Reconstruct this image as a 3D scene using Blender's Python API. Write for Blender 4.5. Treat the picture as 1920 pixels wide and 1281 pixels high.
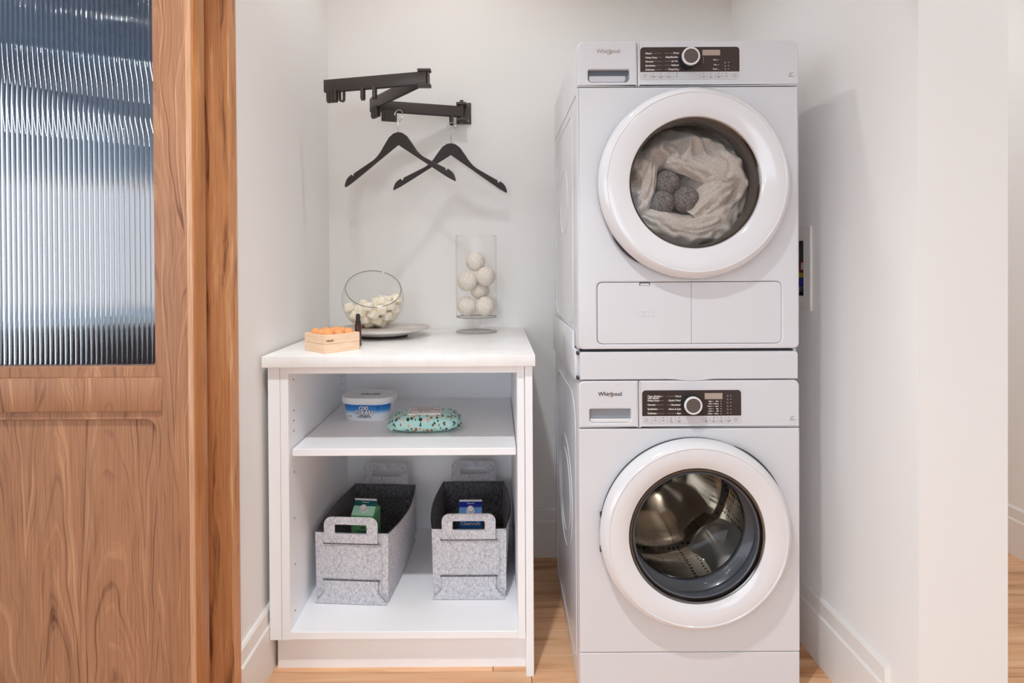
import bpy, bmesh, math, random
from mathutils import Vector, Matrix, noise

random.seed(7)
SC = bpy.context.scene
COL = SC.collection
PI = math.pi
for o in list(bpy.data.objects):
    bpy.data.objects.remove(o, do_unlink=True)


def S(r, g, b):
    f = lambda c: (c / 12.92) if c <= 0.04045 else ((c + 0.055) / 1.055) ** 2.4
    return (f(r / 255), f(g / 255), f(b / 255))


# ------------------------------------------------------------------ camera
EYE = 1.17
cam_d = bpy.data.cameras.new('camera')
cam = bpy.data.objects.new('camera', cam_d)
COL.objects.link(cam)
cam_d.sensor_width = 36.0
cam_d.lens = 1103.0 / 1920.0 * 36.0
cam_d.clip_start = 0.02
PITCH, ROLL = math.radians(-0.4), math.radians(-0.33)
cam.location = (0, 0, EYE)
cam.rotation_euler = (Matrix.Rotation(PI / 2 + PITCH, 4, 'X') @ Matrix.Rotation(ROLL, 4, 'Z')).to_euler()
cam_d.shift_x = 31 / 1920.0
cam_d.shift_y = -136 / 1920.0
SC.camera = cam

# ------------------------------------------------------------------ world, exposure
w = bpy.data.worlds.new('world')
SC.world = w
w.use_nodes = True
bg = w.node_tree.nodes['Background']
bg.inputs[0].default_value = (0.80, 0.90, 1.0, 1)
bg.inputs[1].default_value = 2.2
SC.view_settings.view_transform = 'Standard'
SC.view_settings.look = 'None'
SC.view_settings.exposure = 0.65
SC.view_settings.gamma = 1.0
SC.view_settings.use_curve_mapping = False
SC.cycles.max_bounces = 12
SC.cycles.diffuse_bounces = 8
SC.cycles.glossy_bounces = 6
SC.cycles.transmission_bounces = 10
SC.cycles.transparent_max_bounces = 16
SC.cycles.sample_clamp_indirect = 6.0

CEIL = 2.70
# ceiling pot lights: (x, y, watts, blend)
# x, y, watts, beam angle, where
POTS = [(-0.15, 1.78, 8.3, 150, 'in the alcove above the cabinet'), (-0.28, 0.48, 114.0, 122, 'in front of the alcove'), (0.45, -0.9, 6.0, 150, 'in the hall behind the viewer'),
        (-1.3, -1.45, 16.0, 178, 'left of the hall, nearest the sliding door'), (-1.7, -2.25, 16.0, 178, 'left of the hall, second from the sliding door'), (-1.5, -4.8, 18.0, 178, 'left of the hall, third from the sliding door'),
        (-2.0, -6.1, 18.0, 178, 'left of the hall, fourth from the sliding door'), (-1.6, -9.2, 24.0, 178, 'left of the hall, farthest from the sliding door'),
        (1.60, 1.0, 9.0, 150, 'in the side hall, nearer one'), (1.60, 3.0, 24.0, 150, 'in the side hall, farther one')]
# added fill lamp brightening the room beyond the sliding door, no side window
dl = bpy.data.lights.new('window_daylight', 'AREA')
dl.shape = 'RECTANGLE'; dl.size = 2.2; dl.size_y = 1.5; dl.energy = 9.0; dl.color = (0.80, 0.90, 1.0)
dlo = bpy.data.objects.new('window_daylight', dl); COL.objects.link(dlo)
dlo.location = (-4.05, 3.2, 1.3); dlo.rotation_euler = (0, -PI / 2, 0)


# ------------------------------------------------------------------ materials
def newmat(name, col, rough=0.5, metal=0.0, spec=0.5, coat=0.0, trans=0.0, ior=1.45, emit=None, estr=0.0, sheen=0.0):
    m = bpy.data.materials.new(name)
    m.use_nodes = True
    b = m.node_tree.nodes['Principled BSDF']
    b.inputs['Base Color'].default_value = (*col, 1)
    b.inputs['Roughness'].default_value = rough
    b.inputs['Metallic'].default_value = metal
    b.inputs['Specular IOR Level'].default_value = spec
    b.inputs['Coat Weight'].default_value = coat
    b.inputs['Coat Roughness'].default_value = 0.08
    b.inputs['Transmission Weight'].default_value = trans
    b.inputs['IOR'].default_value = ior
    b.inputs['Sheen Weight'].default_value = sheen
    if emit:
        b.inputs['Emission Color'].default_value = (*emit, 1)
        b.inputs['Emission Strength'].default_value = estr
    return m


def nodes(m):
    nt = m.node_tree
    return nt, nt.nodes, nt.links, nt.nodes['Principled BSDF']


def add_coords(m, scale=(1, 1, 1), kind='Object', loc=(0, 0, 0)):
    nt, N, L, b = nodes(m)
    tc = N.new('ShaderNodeTexCoord')
    mp = N.new('ShaderNodeMapping')
    mp.inputs['Scale'].default_value = scale
    mp.inputs['Location'].default_value = loc
    L.new(tc.outputs[kind], mp.inputs['Vector'])
    return mp.outputs['Vector']


def ramp(m, stops):
    nt, N, L, b = nodes(m)
    r = N.new('ShaderNodeValToRGB')
    e = r.color_ramp.elements
    while len(e) < len(stops):
        e.new(0.5)
    for i, (p, c) in enumerate(stops):
        e[i].position = p
        e[i].color = (*c, 1)
    return r


def bump(m, scale, strength, dist=0.001, vec=None, detail=4):
    nt, N, L, b = nodes(m)
    n = N.new('ShaderNodeTexNoise')
    n.inputs['Scale'].default_value = scale
    n.inputs['Detail'].default_value = detail
    v = vec or add_coords(m)
    L.new(v, n.inputs['Vector'])
    bp = N.new('ShaderNodeBump')
    bp.inputs['Strength'].default_value = strength
    bp.inputs['Distance'].default_value = dist
    L.new(n.outputs['Fac'], bp.inputs['Height'])
    L.new(bp.outputs['Normal'], b.inputs['Normal'])
    return n


def mat_walnut(name, dark, mid, light, cath=1.0, arch=0.0):
    m = newmat(name, mid, 0.42, spec=0.35)
    nt, N, L, b = nodes(m)
    v = add_coords(m)
    info = N.new('ShaderNodeObjectInfo')
    off = N.new('ShaderNodeVectorMath'); off.operation = 'MULTIPLY_ADD'
    comb = N.new('ShaderNodeCombineXYZ')
    for k in range(3):
        L.new(info.outputs['Random'], comb.inputs[k])
    L.new(comb.outputs[0], off.inputs[0])
    off.inputs[1].default_value = (3.1, 1.7, 2.3)
    L.new(v, off.inputs[2])
    # slow warp that makes cathedral arches
    mpw = N.new('ShaderNodeMapping'); mpw.inputs['Scale'].default_value = (5.0, 5.0, 1.6)
    L.new(off.outputs[0], mpw.inputs['Vector'])
    nz = N.new('ShaderNodeTexNoise'); nz.inputs['Scale'].default_value = 1.6; nz.inputs['Detail'].default_value = 2.0
    L.new(mpw.outputs[0], nz.inputs['Vector'])
    mul = N.new('ShaderNodeVectorMath'); mul.operation = 'SCALE'; mul.inputs['Scale'].default_value = 0.16 * cath
    L.new(nz.outputs['Color'], mul.inputs[0])
    add = N.new('ShaderNodeVectorMath'); add.operation = 'ADD'
    L.new(off.outputs[0], add.inputs[0]); L.new(mul.outputs[0], add.inputs[1])
    mp2 = N.new('ShaderNodeMapping'); mp2.inputs['Scale'].default_value = (38, 38, 1.1)
    L.new(add.outputs[0], mp2.inputs['Vector'])
    n2 = N.new('ShaderNodeTexNoise'); n2.inputs['Scale'].default_value = 1.0; n2.inputs['Detail'].default_value = 4.0; n2.inputs['Roughness'].default_value = 0.6
    L.new(mp2.outputs[0], n2.inputs['Vector'])
    r = ramp(m, [(0.30, dark), (0.45, mid), (0.55, mid), (0.68, light)])
    fac = n2.outputs['Fac']
    if arch > 0:
        # nested cathedral arches, one flitch every 0.13 m, mirrored
        def mth(op, a, b=None, c=None):
            q = N.new('ShaderNodeMath'); q.operation = op
            for k_, v_ in enumerate((a, b, c)):
                if v_ is None: continue
                if isinstance(v_, (int, float)): q.inputs[k_].default_value = v_
                else: L.new(v_, q.inputs[k_])
            return q.outputs[0]
        sx = N.new('ShaderNodeSeparateXYZ'); L.new(add.outputs[0], sx.inputs[0])
        pp = mth('PINGPONG', mth('ADD', sx.outputs['X'], 20.013), 0.065)
        t_ = mth('MULTIPLY_ADD', mth('POWER', pp, 2.0), 150.0, sx.outputs['Z'])
        n1 = N.new('ShaderNodeTexNoise'); n1.noise_dimensions = '2D'; n1.inputs['Scale'].default_value = 1.0; n1.inputs['Detail'].default_value = 3.0; n1.inputs['Roughness'].default_value = 0.55
        cb = N.new('ShaderNodeCombineXYZ'); L.new(mth('MULTIPLY', t_, 13.0), cb.inputs[0]); L.new(mth('MULTIPLY', sx.outputs['X'], 5.0), cb.inputs[1])
        L.new(cb.outputs[0], n1.inputs['Vector'])
        mxf = N.new('ShaderNodeMix'); mxf.inputs[0].default_value = arch
        L.new(n2.outputs['Fac'], mxf.inputs[2]); L.new(n1.outputs['Fac'], mxf.inputs[3])
        fac = mxf.outputs[0]
    L.new(fac, r.inputs['Fac'])
    # fine pores
    mp3 = N.new('ShaderNodeMapping'); mp3.inputs['Scale'].default_value = (420, 420, 9)
    L.new(off.outputs[0], mp3.inputs['Vector'])
    n3 = N.new('ShaderNodeTexNoise'); n3.inputs['Scale'].default_value = 1.0; n3.inputs['Detail'].default_value = 2.0
    L.new(mp3.outputs[0], n3.inputs['Vector'])
    r3 = ramp(m, [(0.35, (0.72, 0.72, 0.72)), (0.55, (1, 1, 1))])
    L.new(n3.outputs['Fac'], r3.inputs['Fac'])
    mx = N.new('ShaderNodeMix'); mx.data_type = 'RGBA'; mx.blend_type = 'MULTIPLY'; mx.inputs['Factor'].default_value = 0.75
    L.new(r.outputs['Color'], mx.inputs['A']); L.new(r3.outputs['Color'], mx.inputs['B'])
    L.new(mx.outputs['Result'], b.inputs['Base Color'])
    bp = N.new('ShaderNodeBump'); bp.inputs['Strength'].default_value = 0.12; bp.inputs['Distance'].default_value = 0.0006
    L.new(n3.outputs['Fac'], bp.inputs['Height']); L.new(bp.outputs['Normal'], b.inputs['Normal'])
    return m


def mat_oak(name):
    m = newmat(name, S(214, 172, 130), 0.38, spec=0.4)
    nt, N, L, b = nodes(m)
    v = add_coords(m)
    info = N.new('ShaderNodeObjectInfo')
    off = N.new('ShaderNodeVectorMath'); off.operation = 'MULTIPLY_ADD'
    comb = N.new('ShaderNodeCombineXYZ')
    for k in range(3):
        L.new(info.outputs['Random'], comb.inputs[k])
    L.new(comb.outputs[0], off.inputs[0]); off.inputs[1].default_value = (7, 5, 3); L.new(v, off.inputs[2])
    mp = N.new('ShaderNodeMapping'); mp.inputs['Scale'].default_value = (2.2, 30, 30)
    L.new(off.outputs[0], mp.inputs['Vector'])
    n = N.new('ShaderNodeTexNoise'); n.inputs['Scale'].default_value = 1.0; n.inputs['Detail'].default_value = 5; n.inputs['Distortion'].default_value = 0.6
    L.new(mp.outputs[0], n.inputs['Vector'])
    r = ramp(m, [(0.28, S(188, 134, 90)), (0.5, S(226, 178, 136)), (0.75, S(240, 200, 162))])
    L.new(n.outputs['Fac'], r.inputs['Fac'])
    hs = N.new('ShaderNodeHueSaturation')
    mr = N.new('ShaderNodeMapRange'); mr.inputs['To Min'].default_value = 0.88; mr.inputs['To Max'].default_value = 1.1
    L.new(info.outputs['Random'], mr.inputs['Value']); L.new(mr.outputs[0], hs.inputs['Value'])
    L.new(r.outputs['Color'], hs.inputs['Color']); L.new(hs.outputs[0], b.inputs['Base Color'])
    return m


def mat_felt(name, dark, mid, light):
    m = newmat(name, mid, 0.95, spec=0.1, sheen=0.2)
    nt, N, L, b = nodes(m)
    v = add_coords(m, (1, 1, 0.6))
    n = N.new('ShaderNodeTexNoise'); n.inputs['Scale'].default_value = 210; n.inputs['Detail'].default_value = 5; n.inputs['Roughness'].default_value = 0.65; n.inputs['Distortion'].default_value = 1.2
    L.new(v, n.inputs['Vector'])
    r = ramp(m, [(0.33, dark), (0.5, mid), (0.68, light)])
    L.new(n.outputs['Fac'], r.inputs['Fac']); L.new(r.outputs['Color'], b.inputs['Base Color'])
    bp = N.new('ShaderNodeBump'); bp.inputs['Strength'].default_value = 0.5; bp.inputs['Distance'].default_value = 0.0015
    L.new(n.outputs['Fac'], bp.inputs['Height']); L.new(bp.outputs['Normal'], b.inputs['Normal'])
    return m


def mat_speckle(name, stops, scale, rough=0.5, strech=(1, 1, 1), bumpd=0.0, detail=4):
    m = newmat(name, stops[0][1], rough)
    nt, N, L, b = nodes(m)
    v = add_coords(m, strech)
    n = N.new('ShaderNodeTexNoise'); n.inputs['Scale'].default_value = scale; n.inputs['Detail'].default_value = detail
    L.new(v, n.inputs['Vector'])
    r = ramp(m, stops); L.new(n.outputs['Fac'], r.inputs['Fac']); L.new(r.outputs['Color'], b.inputs['Base Color'])
    if bumpd:
        bp = N.new('ShaderNodeBump'); bp.inputs['Strength'].default_value = 0.6; bp.inputs['Distance'].default_value = bumpd
        L.new(n.outputs['Fac'], bp.inputs['Height']); L.new(bp.outputs['Normal'], b.inputs['Normal'])
    return m


def mat_thin_glass(name, tint=(1, 1, 1), refl=1.0, rough=0.0, base=0.05, edge=0.62):
    """thin sheet of glass: clear with a Fresnel mirror, tinted more at grazing angles"""
    m = bpy.data.materials.new(name); m.use_nodes = True
    nt = m.node_tree; N = nt.nodes; L = nt.links
    N.remove(N['Principled BSDF'])
    out = N['Material Output']
    tr = N.new('ShaderNodeBsdfTransparent')
    gl = N.new('ShaderNodeBsdfGlossy'); gl.inputs['Roughness'].default_value = rough
    lw = N.new('ShaderNodeLayerWeight'); lw.inputs['Blend'].default_value = 0.5
    pw = N.new('ShaderNodeMath'); pw.operation = 'POWER'; pw.inputs[1].default_value = 4.0
    L.new(lw.outputs['Facing'], pw.inputs[0])
    ma = N.new('ShaderNodeMath'); ma.operation = 'MULTIPLY_ADD'; ma.inputs[1].default_value = 0.55 * refl; ma.inputs[2].default_value = base * refl
    L.new(pw.outputs[0], ma.inputs[0])
    mc = N.new('ShaderNodeMix'); mc.data_type = 'RGBA'
    mc.inputs['A'].default_value = (*tint, 1); mc.inputs['B'].default_value = (tint[0] * edge, tint[1] * edge, tint[2] * edge, 1)
    L.new(pw.outputs[0], mc.inputs['Factor']); L.new(mc.outputs['Result'], tr.inputs['Color'])
    mix = N.new('ShaderNodeMixShader')
    L.new(ma.outputs[0], mix.inputs[0]); L.new(tr.outputs[0], mix.inputs[1]); L.new(gl.outputs[0], mix.inputs[2])
    L.new(mix.outputs[0], out.inputs['Surface'])
    return m


def mat_drum(name):
    m = newmat(name, S(190, 186, 180), 0.22, metal=1.0)
    nt, N, L, b = nodes(m)
    v = add_coords(m)
    vo = N.new('ShaderNodeTexVoronoi'); vo.inputs['Scale'].default_value = 62; vo.inputs['Randomness'].default_value = 0.15
    L.new(v, vo.inputs['Vector'])
    r = ramp(m, [(0.27, (0.01, 0.01, 0.01)), (0.31, S(196, 190, 182))])
    L.new(vo.outputs['Distance'], r.inputs['Fac']); L.new(r.outputs['Color'], b.inputs['Base Color'])
    return m


def mat_wipes(name):
    base = S(176, 222, 216)
    m = newmat(name, base, 0.35)
    nt, N, L, b = nodes(m)
    v = add_coords(m, (1, 1, 0.75))
    nz = N.new('ShaderNodeTexNoise'); nz.inputs['Scale'].default_value = 160
    L.new(v, nz.inputs['Vector'])
    ml = N.new('ShaderNodeVectorMath'); ml.operation = 'SCALE'; ml.inputs['Scale'].default_value = 0.008
    L.new(nz.outputs['Color'], ml.inputs[0])
    ad = N.new('ShaderNodeVectorMath'); ad.operation = 'ADD'
    L.new(v, ad.inputs[0]); L.new(ml.outputs[0], ad.inputs[1])
    vo = N.new('ShaderNodeTexVoronoi'); vo.inputs['Scale'].default_value = 84; vo.inputs['Randomness'].default_value = 0.7
    L.new(ad.outputs[0], vo.inputs['Vector'])
    lt = N.new('ShaderNodeMath'); lt.operation = 'LESS_THAN'; lt.inputs[1].default_value = 0.42
    L.new(vo.outputs['Distance'], lt.inputs[0])
    sp = N.new('ShaderNodeSeparateColor'); L.new(vo.outputs['Color'], sp.inputs[0])
    r = ramp(m, [(0.0, S(30, 48, 52)), (0.24, S(168, 104, 58)), (0.42, S(214, 180, 160)), (0.6, S(44, 58, 60)), (0.75, S(226, 214, 206)), (0.9, S(120, 84, 60))])
    r.color_ramp.interpolation = 'CONSTANT'
    L.new(sp.outputs[0], r.inputs['Fac'])
    mx = N.new('ShaderNodeMix'); mx.data_type = 'RGBA'; mx.inputs['A'].default_value = (*base, 1)
    L.new(lt.outputs[0], mx.inputs['Factor']); L.new(r.outputs['Color'], mx.inputs['B'])
    L.new(mx.outputs['Result'], b.inputs['Base Color'])
    return m


def mat_label_fade(name, z0, z1):
    """printed blue-to-white label"""
    m = newmat(name, (1, 1, 1), 0.3)
    nt, N, L, b = nodes(m)
    v = add_coords(m)
    sp = N.new('ShaderNodeSeparateXYZ'); L.new(v, sp.inputs[0])
    mr = N.new('ShaderNodeMapRange'); mr.inputs['From Min'].default_value = z0; mr.inputs['From Max'].default_value = z1
    L.new(sp.outputs['Z'], mr.inputs['Value'])
    r = ramp(m, [(0.0, S(232, 236, 242)), (0.36, S(226, 234, 244)), (0.62, S(70, 150, 220)), (1.0, S(18, 104, 196))])
    L.new(mr.outputs[0], r.inputs['Fac']); L.new(r.outputs['Color'], b.inputs['Base Color'])
    return m


M = {}
M['wall'] = newmat('wall_paint', S(238, 236, 234), 0.65, spec=0.25); bump(M['wall'], 90, 0.05, 0.0006)
M['trim'] = newmat('white_trim_paint', S(234, 230, 226), 0.4)
M['ceiling'] = newmat('ceiling_paint', S(232, 228, 224), 0.8, spec=0.1)
M['room_wall'] = newmat('cool_grey_wall_paint', S(196, 214, 232), 0.7, spec=0.2)
M['cab'] = newmat('white_melamine', S(246, 247, 250), 0.38)
M['quartz'] = mat_speckle('white_quartz', [(0.35, S(240, 238, 237)), (0.6, S(246, 244, 243))], 18, 0.22)
M['appl'] = newmat('white_enamel', S(216, 216, 220), 0.22, coat=0.4)
M['appl2'] = newmat('white_door_plastic', S(224, 223, 226), 0.14, coat=0.6)
M['slot'] = newmat('grey_recess_plastic', S(150, 152, 158), 0.4)
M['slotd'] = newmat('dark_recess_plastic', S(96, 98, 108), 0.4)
M['panel'] = newmat('dark_brown_gloss_panel', S(62, 50, 47), 0.22, coat=0.3)
M['strip'] = newmat('silver_touch_strip', S(206, 203, 205), 0.35)
M['lcd'] = newmat('display_glass', S(176, 160, 148), 0.2)
M['print_white'] = newmat('white_print', S(240, 236, 232), 0.5)
M['print_grey'] = newmat('grey_print', S(140, 136, 138), 0.5)
M['print_dark'] = newmat('dark_print', S(58, 52, 54), 0.4)
M['print_silver'] = newmat('silver_print', S(168, 160, 158), 0.3, metal=0.3)
M['gold'] = newmat('gold_swirl', S(190, 150, 110), 0.3, metal=0.7)
M['knobring'] = newmat('knob_rim_silver', S(226, 224, 228), 0.25, coat=0.3)
M['rubber'] = newmat('dark_rubber', S(52, 54, 60), 0.5)
M['gasket'] = newmat('grey_gasket_rubber', S(78, 81, 88), 0.32, coat=0.3)
M['seal'] = newmat('dark_seal', S(40, 44, 54), 0.4)
M['chrome'] = newmat('chrome', S(210, 210, 212), 0.1, metal=1.0)
M['darkchrome'] = newmat('smoked_chrome', S(120, 114, 110), 0.14, metal=1.0)
M['drum'] = mat_drum('perforated_steel')
M['steel'] = newmat('polished_steel', S(176, 166, 152), 0.12, metal=1.0)
M['paddle'] = newmat('pale_grey_paddle', S(196, 194, 192), 0.3, metal=0.35)
M['dryerdrum'] = newmat('dryer_drum_steel', S(150, 140, 132), 0.35, metal=0.8)
M['doorglass'] = mat_thin_glass('door_glass', (0.97, 0.965, 0.96), 0.8, 0.0, 0.022)
M['glass'] = mat_thin_glass('clear_glass', (0.995, 0.995, 0.99), 0.8, 0.0, 0.02, 0.86)
M['glassedge'] = newmat('glass_rim', S(132, 128, 124), 0.1, spec=0.8)
M['reed'] = newmat('reeded_glass', (0.97, 0.975, 1.0), 0.02, trans=1.0, ior=1.5)
M['walnut'] = mat_walnut('walnut_veneer', S(108, 70, 52), S(172, 122, 90), S(202, 152, 114), 0.7, 0.62)
M['walnut_sap'] = mat_walnut('walnut_light_lipping', S(176, 122, 86), S(206, 156, 120), S(222, 178, 144), 0.3)
M['walnut_edge'] = mat_walnut('walnut_edge_oiled', S(150, 92, 46), S(186, 122, 68), S(208, 148, 90), 0.3)
M['walnut_case'] = mat_walnut('walnut_casing', S(96, 54, 32), S(208, 146, 98), S(232, 180, 132), 0.5)
M['oak'] = mat_oak('pale_oak_plank')
M['subfloor'] = newmat('floor_joint', S(120, 86, 58), 0.8)
M['black'] = newmat('dark_bronze_metal', S(70, 63, 60), 0.38, spec=0.5)
M['hang'] = newmat('black_painted_wood', S(54, 49, 48), 0.42)
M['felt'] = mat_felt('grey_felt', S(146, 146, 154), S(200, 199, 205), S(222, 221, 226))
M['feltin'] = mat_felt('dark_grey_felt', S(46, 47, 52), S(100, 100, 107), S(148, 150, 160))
M['wool'] = mat_speckle('cream_wool', [(0.3, S(214, 203, 190)), (0.7, S(236, 228, 218))], 120, 0.9, bumpd=0.001)
M['woolg'] = mat_speckle('grey_wool', [(0.3, S(74, 68, 68)), (0.7, S(142, 132, 130))], 170, 0.95, bumpd=0.002)
M['soap'] = newmat('cream_soap', S(246, 236, 218), 0.55)
nt, N_, L_, b_ = nodes(M['soap']); b_.inputs['Subsurface Weight'].default_value = 0.25; b_.inputs['Subsurface Radius'].default_value = (0.01, 0.007, 0.004)
M['marble'] = mat_speckle('pale_marble', [(0.3, S(176, 168, 160)), (0.5, S(208, 202, 196)), (0.7, S(222, 218, 212))], 9, 0.35, (1, 1, 4))
M['pine'] = mat_speckle('pale_pine', [(0.3, S(238, 202, 168)), (0.7, S(250, 222, 192))], 14, 0.55, (1.2, 1.2, 14))
M['orange'] = newmat('orange_wax', S(240, 164, 104), 0.5)
M['amber'] = newmat('amber_glass', S(66, 26, 18), 0.12, coat=0.5)
M['black_rubber'] = newmat('black_rubber', S(44, 38, 38), 0.5)
M['towel'] = mat_speckle('beige_towel', [(0.3, S(184, 172, 162)), (0.7, S(212, 202, 194))], 240, 0.95, bumpd=0.0012)
M['tub'] = newmat('white_plastic', S(240, 240, 242), 0.35)
M['tub_label'] = mat_label_fade('blue_fade_label', 0.006, 0.056)
M['navyprint'] = newmat('navy_print', S(24, 44, 92), 0.4)
M['whitep'] = newmat('white_print_gloss', S(246, 246, 248), 0.4)
M['wipes'] = mat_wipes('printed_wrapper')
M['wipelid'] = newmat('wipes_lid', S(238, 228, 226), 0.35)
M['c_mint'] = newmat('mint_card', S(178, 232, 206), 0.4)
M['c_green'] = newmat('green_card', S(124, 200, 140), 0.4)
M['c_teal'] = newmat('teal_card', S(18, 92, 96), 0.4)
M['c_blue'] = newmat('blue_card', S(58, 128, 216), 0.4)
M['c_navy'] = newmat('navy_card', S(24, 40, 150), 0.4)
M['c_sky'] = newmat('sky_card', S(108, 160, 228), 0.4)
M['navyfab'] = mat_speckle('navy_fabric', [(0.3, S(20, 30, 52)), (0.7, S(34, 46, 72))], 90, 0.9)
M['tanfab'] = mat_speckle('tan_fabric', [(0.3, S(150, 120, 90)), (0.7, S(180, 150, 116))], 90, 0.9)
M['blackpl'] = newmat('black_plastic', S(30, 30, 32), 0.5)
M['red'] = newmat('red_plastic', S(176, 46, 36), 0.4)
M['bluepl'] = newmat('blue_plastic', S(30, 40, 170), 0.4)
M['yellow'] = newmat('yellow_plastic', S(214, 178, 50), 0.4)
M['hose'] = newmat('grey_hose', S(128, 134, 138), 0.4)
M['boxin'] = newmat('grey_box_plastic', S(150, 148, 148), 0.6)
M['blind'] = bpy.data.materials.new('sheer_blind'); M['blind'].use_nodes = True
_n = M['blind'].node_tree; _n.nodes.remove(_n.nodes['Principled BSDF'])
_a = _n.nodes.new('ShaderNodeBsdfTranslucent'); _a.inputs[0].default_value = (0.30, 0.265, 0.25, 1)
_b = _n.nodes.new('ShaderNodeBsdfDiffuse'); _b.inputs[0].default_value = (0.5, 0.5, 0.5, 1)
_c = _n.nodes.new('ShaderNodeAddShader'); _n.links.new(_a.outputs[0], _c.inputs[0]); _n.links.new(_b.outputs[0], _c.inputs[1])
_n.links.new(_c.outputs[0], _n.nodes['Material Output'].inputs[0])
M['lamp'] = newmat('lamp_diffuser', (1, 1, 1), 0.5, emit=(1.0, 0.93, 0.84), estr=40.0)


# ------------------------------------------------------------------ builders
def chain(o):
    m = Matrix.Identity(4)
    while o:
        m = o.matrix_basis @ m
        o = o.parent
    return m


def link_mesh(name, me, m, parent=None, world=True, smooth=None):
    """one mesh object; world-space vertices are moved into the parent's frame"""
    if parent is not None and world:
        me.transform(chain(parent).inverted())
    if m is not None:
        me.materials.clear()
        me.materials.append(m)
    if smooth is not None:
        me.shade_smooth()
        try:
            me.set_sharp_from_angle(angle=math.radians(smooth))
        except Exception:
            pass
    o = bpy.data.objects.new(name, me)
    COL.objects.link(o)
    o.parent = parent
    return o


def obj(name, bm, m, parent=None, world=True, smooth=35):
    bmesh.ops.recalc_face_normals(bm, faces=bm.faces)
    me = bpy.data.meshes.new(name)
    bm.to_mesh(me)
    bm.free()
    return link_mesh(name, me, m, parent, world, smooth)


def tag(o, label, cat, group=None, kind=None):
    o['label'] = label
    o['category'] = cat
    if group: o['group'] = group
    if kind: o['kind'] = kind
    return o


def thing(name, label, cat, loc=(0, 0, 0), rotz=0.0, group=None):
    o = bpy.data.objects.new(name, None)
    COL.objects.link(o)
    o.empty_display_size = 0.05
    o.location = loc
    o.rotation_euler = (0, 0, rotz)
    return tag(o, label, cat, group)


def box(lo, hi, bev=0.0, seg=2, bm=None, mat=None):
    bm = bm or bmesh.new()
    c = [(a + b) / 2 for a, b in zip(lo, hi)]
    s = [abs(b - a) for a, b in zip(lo, hi)]
    mt = Matrix.Translation(c) @ Matrix.Diagonal((*s, 1))
    if mat is not None:
        mt = mat @ mt
    r = bmesh.ops.create_cube(bm, size=1.0, matrix=mt)
    if bev > 0:
        es = list({e for v in r['verts'] for e in v.link_edges})
        bmesh.ops.bevel(bm, geom=es, offset=bev, segments=seg, affect='EDGES', profile=0.5)
    return bm


def lathe(profile, frame, n=64, bm=None, closed=False):
    """profile [(radius, height)] turned about the frame's Z axis"""
    bm = bm or bmesh.new()
    rings = []
    for r, h in profile:
        if r < 1e-6:
            rings.append([bm.verts.new(frame @ Vector((0, 0, h)))])
        else:
            rings.append([bm.verts.new(frame @ Vector((r * math.cos(2 * PI * k / n), r * math.sin(2 * PI * k / n), h))) for k in range(n)])
    pairs = list(zip(rings, rings[1:]))
    if closed:
        pairs.append((rings[-1], rings[0]))
    for a, b in pairs:
        for k in range(n):
            k2 = (k + 1) % n
            if len(a) == 1 and len(b) == 1: continue
            if len(a) == 1: bm.faces.new((a[0], b[k], b[k2]))
            elif len(b) == 1: bm.faces.new((a[k], a[k2], b[0]))
            else: bm.faces.new((a[k], a[k2], b[k2], b[k]))
    return bm


def front(x, y, z):
    """frame whose Z axis points at the viewer (-Y), X right, Y up"""
    return Matrix.Translation((x, y, z)) @ Matrix.Rotation(PI / 2, 4, 'X')


def up(x, y, z):
    return Matrix.Translation((x, y, z))


def tube(pts, r, n=8, cyclic=False, bm=None, flat=1.0):
    bm = bm or bmesh.new()
    pts = [Vector(p) for p in pts]
    m = len(pts)
    rings = []
    prev = None
    for i, p in enumerate(pts):
        a = pts[(i - 1) % m] if (cyclic or i > 0) else p
        b = pts[(i + 1) % m] if (cyclic or i < m - 1) else p
        t = (b - a).normalized()
        if prev is None:
            ref = Vector((0, 0, 1)) if abs(t.z) < 0.9 else Vector((1, 0, 0))
            u = t.cross(ref).normalized()
        else:
            u = (prev - t * prev.dot(t)).normalized()
        prev = u
        v = t.cross(u)
        rr = r[i] if isinstance(r, (list, tuple)) else r
        rings.append([bm.verts.new(p + u * (rr * math.cos(2 * PI * k / n)) + v * (rr * flat * math.sin(2 * PI * k / n))) for k in range(n)])
    rng = range(m) if cyclic else range(m - 1)
    for i in rng:
        a, b = rings[i], rings[(i + 1) % m]
        for k in range(n):
            bm.faces.new((a[k], a[(k + 1) % n], b[(k + 1) % n], b[k]))
    if not cyclic:
        bm.faces.new(list(reversed(rings[0])))
        bm.faces.new(rings[-1])
    return bm


def sphere(c, r, bm=None, seg=24, ring=16, sc=(1, 1, 1)):
    bm = bm or bmesh.new()
    bmesh.ops.create_uvsphere(bm, u_segments=seg, v_segments=ring, radius=r, matrix=Matrix.Translation(c) @ Matrix.Diagonal((*sc, 1)))
    return bm


def rrect(x0, z0, x1, z1, r, n=6):
    if not isinstance(r, (list, tuple)): r = [r] * 4   # bl, br, tr, tl
    out = []
    for (cx, cz, a0, rr) in ((x0 + r[0], z0 + r[0], PI, r[0]), (x1 - r[1], z0 + r[1], 1.5 * PI, r[1]), (x1 - r[2], z1 - r[2], 0, r[2]), (x0 + r[3], z1 - r[3], PI / 2, r[3])):
        if rr <= 1e-6:
            out.append((cx, cz)); continue
        for k in range(n + 1):
            a = a0 + PI / 2 * k / n
            out.append((cx + rr * math.cos(a), cz + rr * math.sin(a)))
    return out


def circ(x, z, r, n=64):
    return [(x + r * math.cos(2 * PI * k / n), z + r * math.sin(2 * PI * k / n)) for k in range(n)]


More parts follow.
